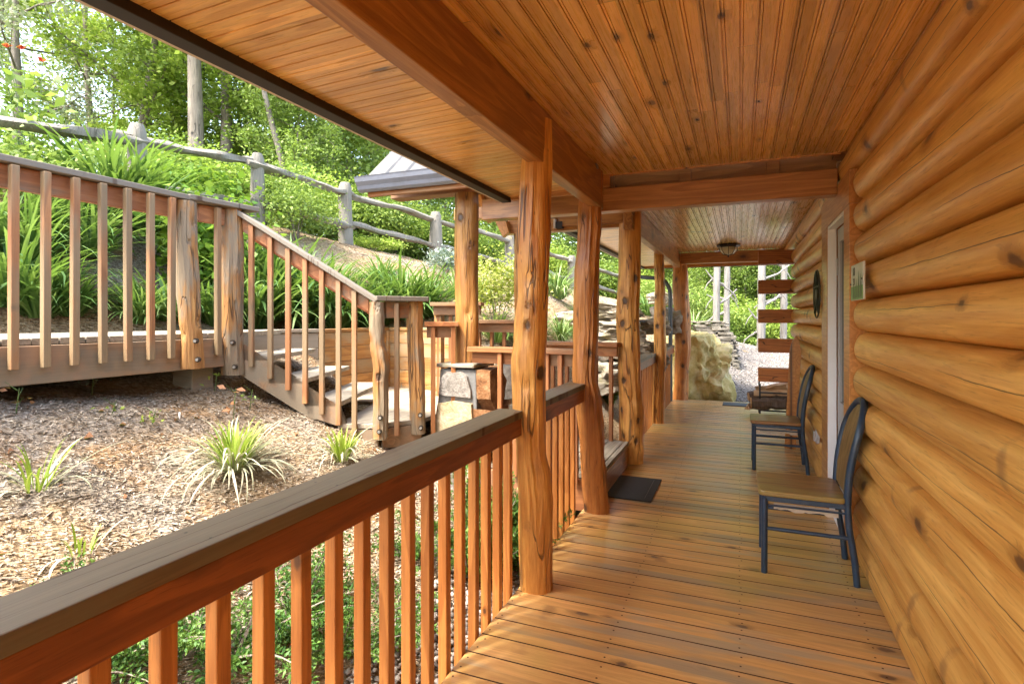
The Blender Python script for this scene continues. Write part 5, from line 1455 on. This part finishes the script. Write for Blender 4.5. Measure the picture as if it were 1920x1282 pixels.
for i, (k, px, py, s, lab) in enumerate(CL):
    p = hit(px, py, 3.9); place((DL if k == 'D' else LR)[i % (3 if k == 'D' else 2)], 'daylily_clump' if k == 'D' else 'liriope_clump', p, s, lab, 'plant', 'long bladed clumps on the slope')

def bush_mesh(name, mat, seed, n, leaf, rx, rz_, clus=26, asp=.6, spread=.33, base=.15):
    rs = np.random.RandomState(seed)
    a = rs.normal(size=(clus, 3)); a /= np.linalg.norm(a, axis=1)[:, None]; a[:, 2] = np.abs(a[:, 2]) * 1.0 - .15
    c = a * rs.uniform(.45, .95, (clus, 1)) * np.array([rx, rx, rz_]) * np.array([1, 1, .5]) + np.array([0, 0, rz_ * .45])
    k = rs.randint(0, clus, n)
    P = c[k] + rs.normal(size=(n, 3)) * spread * np.array([rx, rx, rz_ * .6]) * .75
    P[:, 2] = np.abs(P[:, 2] - base * .3) + base * .3
    V, F = leaves(rs, P, leaf, asp)
    me = np_mesh(name, V, F); me.materials.append(M[mat]); return me
def stems_mb(seed, n, h, r, rad=.006):
    q = MB(); rs = random.Random(seed)
    for _ in range(n):
        a = rs.uniform(0, 6.28); e = rs.uniform(.2, 1) * r
        q.tube([(0.02 * math.cos(a), .02 * math.sin(a), 0), (e * .4 * math.cos(a), e * .4 * math.sin(a), h * .5), (e * math.cos(a), e * math.sin(a), h)], [rad, rad * .7, rad * .3], 5, caps=False)
    return q
def shrub(name, p, me, stem_seed, h, r, lab, cat='shrub', sc=1, group=None, rad=.008, foliage_name='foliage'):
    t = empty(name, p, lab, cat, group)
    o = bpy.data.objects.new(foliage_name, me); COL.objects.link(o); o.parent = t; o.scale = (sc,) * 3; o.rotation_euler.z = rnd.uniform(0, 6.28)
    q = stems_mb(stem_seed, 7, h * .8, r * .7, rad); m2 = q.mesh('stems', True); m2.materials.append(M['trunk'])
    s = bpy.data.objects.new('stems', m2); COL.objects.link(s); s.parent = t
    return t
p = hit(400, 590, 4.3); shrub('leafy_shrub', p + Vector((-.25, .1, 0)), bush_mesh('foliage', 'rasp', 31, 2200, .085, .60, 1.35, 34, .85), 1, 1.2, .6, 'tall shrub of soft lobed leaves behind the first log newel post', group='')
p = hit(350, 400, 4.6); shrub('leafy_shrub', p, bush_mesh('foliage', 'rasp', 33, 1500, .085, .62, .62, 26, .85), 2, .6, .6, 'broad leafy shrub spilling just above the walkway rail below the fence')
p = hit(455, 400, 5); shrub('leafy_shrub', p, bush_mesh('foliage', 'rasp', 35, 1400, .08, .6, .6, 24, .8), 3, .5, .6, 'leafy shrub over the top of the stair rail')
p = hit(555, 452, 5); shrub('flowering_shrub', p, bush_mesh('foliage', 'leaf_mid', 37, 3600, .05, .62, .85, 30), 4, .7, .6, 'feathery bright green shrub left of the tall fence post')
p = hit(610, 418, 5); shrub('golden_shrub', p, bush_mesh('foliage', 'yellowbush', 39, 2600, .055, .55, .8, 24), 5, .7, .5, 'yellow green shrub beside the tall fence post')
p = hit(932, 622, 5); shrub('golden_shrub', p, bush_mesh('foliage', 'yellowbush', 41, 3400, .045, .52, 1.0, 26), 6, .7, .5, 'gold edged shrub right of the entry column')
p = hit(835, 520, 6); shrub('blue_grey_shrub', p, bush_mesh('foliage', 'bluebush', 43, 2600, .05, .42, .5, 18), 7, .4, .4, 'small blue grey shrub left of the entry column')
p = hit(880, 480, 6); shrub('golden_shrub', p, bush_mesh('foliage', 'yellowbush', 45, 2600, .05, .6, .5, 22), 8, .4, .5, 'low yellow green shrub at the foot of the fence behind the entry column')
p = hit(700, 470, 6); shrub('low_shrub', p, bush_mesh('foliage', 'leaf_bright', 46, 1500, .05, .5, .25, 16), 9, .2, .4, 'low ground hugging plant right of the tall fence post')
p = hit(60, 420, 4.6); shrub('leafy_shrub', p, bush_mesh('foliage', 'leaf_mid', 47, 2600, .05, .7, .7, 30), 10, .6, .6, 'dense dark green shrub at the left edge behind the rail')
p = hit(20, 320, 5); shrub('leafy_shrub', p, bush_mesh('foliage', 'leaf_mid', 48, 2400, .06, .6, .6, 28), 11, .6, .6, 'leafy shrub at the far left under the red flowers')
# red flowering plant
pf = hit(70, 330, 5.0); pf = at(55, 300, 5.6); pf.z = hz(pf.x, pf.y)
t = empty('red_flowering_plant', pf, 'tall leafy plant with three red flowers at the upper left', 'plant')
q = MB(); fl_px = [(13, 90), (40, 93), (80, 117)]; D = 5.6
tips = [at(a, b_, D) for a, b_ in fl_px] + [at(-10, 60, D), at(25, 130, D), at(65, 140, D), at(110, 200, D)]
for k, tp in enumerate(tips):
    b0 = pf + Vector((.05 * nz(k * 3.3), .05 * nz(k * 5.1), 0)); mid = b0.lerp(tp, .55) + Vector((.05, 0, .05 * nz(k)))
    q.tube([b0, b0.lerp(mid, .5), mid, tp], [.008, .007, .005, .003], 5, caps=False)
q.build('stems', M['stem'], t)
rs_ = np.random.RandomState(4); Pn = []
for tp in tips:
    for j in range(60):
        f = rs_.uniform(.1, .86); c = pf.lerp(tp, f); w_ = .22 * (1 - f) + .07; Pn.append((c.x + rs_.normal(0, w_), c.y + rs_.normal(0, w_), c.z + rs_.normal(0, .06)))
V, F = leaves(rs_, np.array(Pn), .12, .5); o = link_mesh('foliage', np_mesh('foliage', V, F), M['leaf_mid'], t)
for tp in tips[:3]:
    q = MB()
    for k in range(6):
        a = 2 * PI * k / 6 + nz(tp.x * 5, k); d = Vector((math.cos(a) * .8, math.sin(a) * .4, .35)).normalized(); s = Vector((-math.sin(a), math.cos(a), .1))
        q.add([tp, tp + d * .028 + s * .022 + Vector((0, 0, .010)), tp + d * .052 + s * .012, tp + d * .052 - s * .014, tp + d * .028 - s * .022 + Vector((0, 0, .010))], [(0, 1, 2, 3, 4)])
    q.ball(tp + Vector((0, 0, .008)), .009); q.build('flower', M['poppy'], t)

# small plants on the bare slope
def slope_clump(px, py, s, lab, n1=70, n2=110, dry=True):
    p = hit(px, py, 2.2)
    t = empty('grass_clump', p, lab, 'grass clump')
    V, F = blades(px, n1, .26 * s, .010, (.02, .6), .5, .05); me = np_mesh('green_blades', V, F, True); link_mesh('green_blades', me, M['shortgrass'], t, world=False)
    if dry:
        V, F = blades(px + 1, n2, .40 * s, .010, (.5, 1.25), 1.1, .05); me = np_mesh('bleached_blades', V, F, True); link_mesh('bleached_blades', me, M['drygrass'], t, world=False)
slope_clump(438, 885, 1.15, 'large grass clump with bleached drooping outer blades in the middle of the bare slope', 130, 150)
slope_clump(640, 866, .85, 'small yellow green grass tuft just above the near rail', 60, 40)
slope_clump(68, 925, .95, 'sparse grass tuft at the left of the bare slope', 16, 18)
slope_clump(150, 1045, .5, 'tiny grass sprout right above the near rail at the left', 10, 5)
def weed(px, py, h, lab, leaf, mat, n, kind='weed'):
    p = hit(px, py, 2.2); t = empty(kind, p, lab, 'weed'); rs = np.random.RandomState(int(px)); q = MB(); tip = Vector((.03, 0, h))
    q.tube([(0, 0, 0), (.015, 0, h * .5), tip], [.003, .0025, .0015], 5, caps=False)
    for k in range(3): q.tube([(.012, 0, h * .3 * (k + 1)), (.012 + .05 * math.cos(k * 2.2), .05 * math.sin(k * 2.2), h * .3 * (k + 1) + .05)], [.002, .001], 4, caps=False)
    me = q.mesh('stalk'); link_mesh('stalk', me, M['stem'], t, world=False)
    P = np.stack([rs.normal(.015, .035, n), rs.normal(0, .035, n), rs.uniform(h * .35, h * 1.0, n)], 1); V, F = leaves(rs, P, leaf, .6)
    link_mesh('foliage', np_mesh('foliage', V, F), M[mat], t, world=False)
weed(172, 742, .20, 'pale little weed under the walkway rim, left of centre', .022, 'bluebush', 40)
weed(402, 735, .13, 'two leaved bright sprout left of the withered plant', .05, 'leaf_bright', 5)
weed(436, 800, .26, 'weed stalk with a withered rusty leaf above the large grass clump', .055, 'deadleaf', 8)
weed(468, 770, .16, 'thin green weed right of the withered plant', .03, 'leaf_mid', 12)
weed(30, 780, .14, 'withered brown stalk at the far left of the slope', .035, 'deadleaf', 6)
weed(285, 800, .08, 'low green weed patch near the white tag', .03, 'leaf_bright', 18)
weed(210, 780, .06, 'tiny green seedling on the slope left of the white tag', .03, 'leaf_bright', 10)
p = hit(335, 785, 2.2); q = MB(); q.slab([(p.x - .009, p.y, p.z - .02), (p.x + .009, p.y, p.z - .02), (p.x + .009, p.y + .006, p.z + .035), (p.x - .009, p.y + .006, p.z + .035)], (0, .0015, 0))
o = q.build('plant_tag', M['plastic'], None, bevel=.0005); tag(o, 'small white plastic plant tag stuck in the bare slope', 'plant tag')

def juniper_mesh(seed, nb, L, needles=70, up=.5, leaf=.035):
    rs = np.random.RandomState(seed); P = []; Dd = []; q = MB()
    for b_ in range(nb):
        a = rs.uniform(0, 6.28); l_ = L * rs.uniform(.5, 1.1); el = rs.uniform(.25, 1.1) * up * 1.6
        prev = np.zeros(3); d = np.array([math.cos(a) * math.cos(el), math.sin(a) * math.cos(el), math.sin(el)]); pts = [(0, 0, 0)]
        for s in range(8):
            d = d + np.array([rs.normal(0, .08), rs.normal(0, .08), .02 - .05 * s * (1 - up)]); d /= np.linalg.norm(d); cur = prev + d * l_ / 8; pts.append(tuple(cur))
            side = np.cross(d, [0, 0, 1.0]); side /= np.linalg.norm(side) + 1e-6
            for sg in (-1, 1):
                for m_ in range(2):
                    sd = d * .75 + side * sg * .8 + rs.normal(0, .25, 3); sd /= np.linalg.norm(sd); sl = l_ * .22 * (1 - s / 11)
                    k = needles // 32 + 3
                    for u in np.linspace(.1, 1, k * 2):
                        P.append(prev + (cur - prev) * m_ * .5 + sd * sl * u + rs.normal(0, .004, 3)); Dd.append(sd + np.cross(sd, rs.normal(0, 1, 3)) * .9)
            prev = cur
        q.tube(pts, [.006 * (1 - i / 11) for i in range(9)], 4, caps=False)
    V, F = leaves(rs, np.array(P), leaf, .38, dirs=np.array(Dd))
    me = np_mesh('fronds', V, F); me.materials.append(M['juniper']); mt = q.mesh('branches'); mt.materials.append(M['trunk'])
    return me, mt
JN = [juniper_mesh(s, 13, .52, leaf=.022) for s in (1, 2, 3)]
JU = juniper_mesh(9, 40, .55, up=.95, leaf=.026)
def juniper(px, py, s, k, lab, mesh=None, d0=1.6, z=1):
    p = hit(px, py, d0); t = empty('juniper', p, lab, 'shrub', 'evergreen shrubs under the rail')
    for me, nm in zip(mesh or JN[k % 3], ('fronds', 'branches')):
        o = bpy.data.objects.new(nm, me); COL.objects.link(o); o.parent = t; o.scale = (s, s, s * z); o.rotation_euler.z = k * 1.7
juniper(165, 1262, .9, 0, 'feathery juniper at the bottom left between the first and second porch balusters')
juniper(300, 1225, 1.0, 1, 'feathery juniper behind the second and third porch balusters')
juniper(440, 1235, 1.15, 2, 'large dense juniper behind the fourth and fifth porch balusters')
juniper(545, 1180, 1.1, 3, 'juniper with pale green tips behind the sixth porch baluster')
juniper(640, 1225, .9, 4, 'small juniper low behind the seventh porch baluster')
juniper(735, 1190, .75, 5, 'small bright juniper behind the eighth porch baluster')
juniper(770, 1040, .7, 6, 'juniper higher on the slope left of the arborvitae')
juniper(890, 1085, 1.0, 7, 'upright bright arborvitae growing beside the nearest post', JU, z=1.35)
juniper(955, 1065, .9, 8, 'dark arborvitae half hidden behind the nearest post', JU, z=1.25)
juniper(1142, 760, .8, 9, 'evergreen growing low by the pale boulder behind the entry rail', JU, 5.5)

# ---------------------------------------------------------------- trees
def tree_mesh(seed, H, cr, cz0, n, leaf, trunk_r, mat='leaf_mid', clus_r=.55, bark='trunk', lean=.05, nb=16):
    rs = np.random.RandomState(seed); q = MB(); pts = []; rad = []
    lx_, ly_ = rs.normal(0, lean, 2)
    for i in range(13):
        z = H * i / 12; pts.append(Vector((lx_ * z + .12 * nz(z * .4, seed), ly_ * z + .12 * nz(z * .4, seed + 9), z - .3))); rad.append(trunk_r * (1 - .88 * (i / 12)) * (1.25 if i == 0 else 1))
    q.tube(pts, rad, 9, caps=False, wob=.15, seed=seed)
    cl = []
    for b_ in range(nb):
        f = cz0 / H + (1 - cz0 / H) * (b_ + rs.uniform(0, 1)) / nb; f = min(f, .97); i = int(f * 12); base = pts[i].lerp(pts[min(12, i + 1)], f * 12 - i)
        a = b_ * 2.4 + rs.uniform(-.5, .5); env = cr * math.sin(PI * min(1, max(.12, (f * H - cz0 * .7) / (H * 1.04 - cz0 * .7)))) ** .6
        L = env * rs.uniform(.75, 1.1); d = Vector((math.cos(a), math.sin(a), rs.uniform(.15, .7))); bp = [base]
        for s in range(1, 5): bp.append(base + d * (L * s / 4) + Vector((rs.normal(0, .06), rs.normal(0, .06), .05 * s * s * .3)))
        q.tube(bp, [trunk_r * .30 * (1 - f * .6) * (1 - s / 5.5) for s in range(5)], 5, caps=False)
        for s in range(2, 5):
            cl.append(bp[s])
            for _ in range(2):
                e = bp[s] + Vector(rs.normal(0, .42, 3)) * (L * .35); cl.append(e); q.tube([bp[s - 1], e], [trunk_r * .07, .006], 4, caps=False)
    cl = np.array([tuple(c) for c in cl]); k = rs.randint(0, len(cl), n); wt = rs.uniform(.5, 1.2, len(cl))
    P = cl[k] + rs.normal(size=(n, 3)) * (clus_r * wt[k])[:, None] * np.array([.6, .6, .42])
    V, F = leaves(rs, P, leaf, .6, droop=.25)
    me = np_mesh('crown', V, F); me.materials.append(M[mat]); mt = q.mesh('trunk', True); mt.materials.append(M[bark])
    return me, mt
TV = {
 'a': tree_mesh(1, 10.5, 2.9, 2.0, 15000, .15, .17, 'leaf_bright'), 'b': tree_mesh(2, 12, 3.0, 3.0, 15000, .15, .20, 'leaf_mid'),
 'c': tree_mesh(3, 8.0, 2.4, 1.0, 13000, .14, .11, 'leaf_bright', lean=.08), 'd': tree_mesh(4, 11, 3.3, 1.5, 9500, .115, .13, 'leaf_hazed', clus_r=.42, nb=20),
 'e': tree_mesh(5, 6.0, 2.2, .5, 12000, .13, .08, 'leaf_mid'), 'f': tree_mesh(6, 13, 3.2, 5.0, 12000, .16, .20, 'leaf_bright')}
def tree(kind, px, d, s, lab, group=None, zoff=0, rz=None):
    p = at(px, 0, d); p.z = hz(p.x, p.y) + zoff; t = empty('tree', p, lab, 'tree', group)
    t.rotation_euler.z = rz if rz is not None else rnd.uniform(0, 6.28)
    for me, nm in zip(TV[kind], ('crown', 'trunk')):
        o = bpy.data.objects.new(nm, me); COL.objects.link(o); o.parent = t; o.scale = (s, s, s)
tree('d', 40, 13, 1.0, 'large tree with haze painted into its leaves at the upper left corner')
tree('d', 170, 17, 1.05, 'second tree with haze painted into its leaves, standing right of the first against the sky')
tree('f', 372, 12.5, 1.0, 'thick trunked tree rising beyond the second fence post', rz=1.0)
tree('b', 425, 15, .9, 'tree with a thin dark trunk right of the thick trunked one', rz=2.0)
TV['g'] = tree_mesh(8, 9, 1.8, 4.0, 4000, .14, .09, 'leaf_bright', lean=.16)
tree('g', 560, 12, .9, 'slender leaning tree with a reddish bare trunk', rz=2.4)
FR = [('a', -140, 17, 1), ('c', -250, 20, 1), ('a', 250, 15, .9), ('c', 290, 16, .8), ('c', 485, 16, .85), ('a', 520, 17, .9), ('e', 620, 14, .9), ('c', 680, 16, .8), ('a', 640, 20, .9), ('e', 760, 17, .9), ('b', 730, 24, .8), ('c', 840, 21, .8), ('e', 900, 19, .8), ('a', 930, 26, .7), ('e', 990, 22, .9),
      ('b', 340, 20, .9), ('c', 215, 19, .9), ('e', 560, 12.2, .55), ('c', 1040, 25, .8), ('e', 1090, 23, .8), ('a', 1120, 28, .8), ('e', 1160, 25, .8), ('c', 1220, 26, .8), ('a', 430, 24, 1), ('b', 580, 26, 1), ('a', 800, 28, 1)]
for i, (k, px, d, s) in enumerate(FR): tree(k, px, d, s, 'one of the green forest trees crowded beyond the split rail fence', 'forest trees beyond the fence')
FB = [('e', 1260, 24, .8), ('c', 1300, 22, .7), ('e', 1310, 27, 1), ('e', 1335, 20.5, .62), ('c', 1350, 26, .8), ('e', 1395, 21.5, .8), ('a', 1400, 28, .8), ('c', 1440, 24, .8), ('e', 1455, 20, .6), ('e', 1480, 22, .8), ('a', 1500, 27, .9), ('e', 1540, 22, .9), ('e', 1375, 24, .9), ('e', 1425, 27, 1)]
for i, (k, px, d, s) in enumerate(FB): tree(k, px, d, s, 'one of the leafy trees closing the view at the end of the gravel path', 'trees at the end of the path')
BM_ = [bush_mesh('foliage', 'leaf_bright', 71, 5200, .085, 1.1, 1.5, 40), bush_mesh('foliage', 'leaf_mid', 72, 5200, .085, 1.1, 1.5, 40)]
for i, (px, d, s) in enumerate([(1345, 18.6, .8), (1390, 18.4, .9), (1420, 19.2, 1.0), (1455, 18.8, .9), (1490, 18.0, .9), (1310, 17.5, .9), (1375, 20.3, 1.2), (1405, 21, 1.3)]):
    p = at(px, 0, d); p.z = hz(p.x, p.y); shrub('bush', p, BM_[i % 2], i, 1.0, .8, 'one of the bright bushes behind the bare trunks at the end of the path', 'bush', s, 'bushes at the end of the path')
for i, (px, d, s) in enumerate([(500, 9.6, .75), (560, 10.5, .8), (690, 12, .9), (740, 13, .9), (790, 14.5, 1), (850, 15.5, 1), (900, 16.5, 1), (1000, 17.5, 1), (1040, 18.5, 1), (380, 9.2, .7), (300, 8.6, .7), (640, 12.5, 1), (1130, 20, 1), (1180, 20, 1), (1230, 17, .8)]):
    p = at(px, 0, d); p.z = hz(p.x, p.y); shrub('bush', p, BM_[(i + 1) % 2], i + 20, 1.0, .8, 'one of the leafy bushes just beyond the split rail fence', 'bush', s, 'bushes beyond the fence')

# bare branching trunks that frame the path
def bare_trunk(px, d, r, H, seed, lab, br):
    p = at(px, 0, d); p.z = hz(p.x, p.y); t = empty('bare_trunk', p, lab, 'tree trunk', 'bare trunks framing the path')
    r *= .85
    log_post('trunk', p.x, p.y, [(p.z - .2, 0, r * 1.25), (p.z + .4, 0, r), (p.z + H * .6, .02, r * .9), (p.z + H, -.02, r * .8)], M['palebark'], t, seed, knots=5, n=14, fine=.09)
    rs = random.Random(seed)
    for (z, ang, L, rise) in br:
        a = Vector((p.x, p.y, p.z + z)); d_ = RGT * math.cos(ang) + FWD * math.sin(ang) * .5
        pts = [a]; 
        for k in range(1, 7): pts.append(a + d_ * (L * k / 6) + Vector((0, 0, rise * (k / 6) ** 1.5 + .05 * nz(k * .8, seed + z))))
        q = MB(); q.tube(pts, [.038 * (1 - k / 9) for k in range(7)], 7)
        e = pts[4]; q.tube([e, e + d_ * .12 + Vector((0, 0, -.12)), e + d_ * .2 + Vector((0, 0, -.28))], [.018, .013, .007], 5)
        q.build('branch', M['palebark'], t, auto=True)
bare_trunk(1343, 12.6, .085, 3.4, 81, 'left pale bare trunk of the left pair at the path', [(1.0, .2, .5, .35), (1.5, .1, .45, -.3), (2.0, 0, .4, .3)])
bare_trunk(1362, 13.6, .080, 3.6, 83, 'right pale bare trunk of the left pair, with crooked branches', [(.9, 3.0, .6, -.35), (1.5, 3.1, .5, .4), (2.0, 2.9, .6, .5), (1.2, 3.3, .5, .1)])
bare_trunk(1427, 14.8, .115, 3.6, 85, 'thick bare trunk at the right side of the path', [(.55, 3.0, .45, -.25), (1.2, .1, .8, .6), (1.9, 0, .9, .5), (.8, 3.3, .35, .35), (2.6, .1, .9, -.1)])
bare_trunk(1469, 15.2, .10, 3.6, 87, 'bare trunk half hidden behind the sawn log ends', [(.8, 3.1, .5, .15), (1.5, 3.1, .8, -.3), (2.3, 3.2, .5, .4)])

# masses nobody could count
def underwood():
    rs = np.random.RandomState(21); n = 95000
    X = rs.uniform(-17, -6.75, n); Y = rs.uniform(-6, 26, n)
    k = np.ones(n, bool); X = X[k]; Y = Y[k]
    X2 = rs.uniform(-5.5, 9, 42000); Y2 = rs.uniform(18.3, 27, 42000); k2 = ~((X2 < 3) & (Y2 < 18.6)); X = np.concatenate([X, X2[k2]]); Y = np.concatenate([Y, Y2[k2]])
    h = .25 + .95 * np.clip(np.sin(X * 1.3 + 1.7 * np.sin(Y * .7)) * np.cos(Y * 1.1 + X * .4) + .25, 0, 1.2)
    Z = height(X, Y) + h * rs.uniform(0, 1, len(X)) ** .6
    V, F = leaves(rs, np.stack([X, Y, Z], 1), .11, .6)
    tag(link_mesh('undergrowth', np_mesh('undergrowth', V, F), M['leaf_dark']), 'tangled green undergrowth covering the forest floor beyond the fence', 'undergrowth', kind='stuff')
underwood()
def farwood():
    rs = np.random.RandomState(22); nc = 520
    px = rs.uniform(-500, 1750, nc); d = rs.uniform(27, 44, nc); f = (px - 960) / 1047
    X = FWD.x * d + RGT.x * f * d; Y = FWD.y * d + RGT.y * f * d; G = height(X, Y)
    Hh = np.where(px < 300, 1.5, 9.0) + 2 * np.sin(X * .35) + 2 * np.sin(Y * .5); Z = G + rs.uniform(0, 1, nc) * Hh
    per = 95; k = np.repeat(np.arange(nc), per); P = np.stack([X, Y, Z], 1)[k] + rs.normal(size=(nc * per, 3)) * np.array([1.1, 1.1, .8])
    V, F = leaves(rs, P, .27, .6)
    tag(link_mesh('far_wood', np_mesh('far_wood', V, F), M['leaf_far']), 'distant leafy wood closing off the view behind all the trees', 'wood', kind='stuff')
farwood()
# ---------------------------------------------------------------- camera, sun, sky
cam = bpy.data.cameras.new('camera'); co = bpy.data.objects.new('camera', cam); COL.objects.link(co); C.camera = co
co.location = (0, 0, CAMH); co.rotation_euler = (PI / 2, 0, YAW)
cam.sensor_width = 36; cam.lens = 1047 / 1920 * 36; cam.shift_y = -(641 - 594) / 1920; cam.clip_start = .03; cam.clip_end = 400
EL = R(60); AZ = math.atan2(-.45, -.80)     # sun stands behind the camera, a little to the left
sd = Vector((math.cos(EL) * math.sin(AZ), math.cos(EL) * math.cos(AZ), math.sin(EL)))
su = bpy.data.lights.new('sun', 'SUN'); su.energy = 1.5; su.angle = R(10); su.color = (1.0, .95, .86)
so_ = bpy.data.objects.new('sun', su); COL.objects.link(so_); so_.rotation_euler = sd.to_track_quat('Z', 'Y').to_euler(); so_.location = (-5, -5, 12)
wd = bpy.data.worlds.new('World'); C.world = wd; wd.use_nodes = True
nt = wd.node_tree; bg = nt.nodes['Background']; sk = nt.nodes.new('ShaderNodeTexSky'); sk.sky_type = 'NISHITA'; sk.sun_disc = False
sk.sun_elevation = EL; sk.sun_rotation = AZ; sk.air_density = 1.0; sk.dust_density = 2.5; sk.ozone_density = 1.0
mxn = nt.nodes.new('ShaderNodeMix'); mxn.data_type = 'RGBA'; mxn.blend_type = 'MULTIPLY'; mxn.inputs[0].default_value = 1
nt.links.new(sk.outputs[0], mxn.inputs[6]); mxn.inputs[7].default_value = (1.10, 1.0, .86, 1)
nt.links.new(mxn.outputs[2], bg.inputs[0]); bg.inputs[1].default_value = .15
C.view_settings.view_transform = 'Standard'; C.view_settings.look = 'None'; C.view_settings.gamma = 1; C.view_settings.exposure = 3.05
try: C.view_settings.use_curve_mapping = False
except Exception: pass
C.render.engine = 'CYCLES'
C.cycles.use_denoising = True
C.cycles.max_bounces = 8; C.cycles.diffuse_bounces = 5; C.cycles.glossy_bounces = 3; C.cycles.transmission_bounces = 4; C.cycles.transparent_max_bounces = 8
C.cycles.caustics_reflective = False; C.cycles.caustics_refractive = False
C.cycles.sample_clamp_indirect = 6
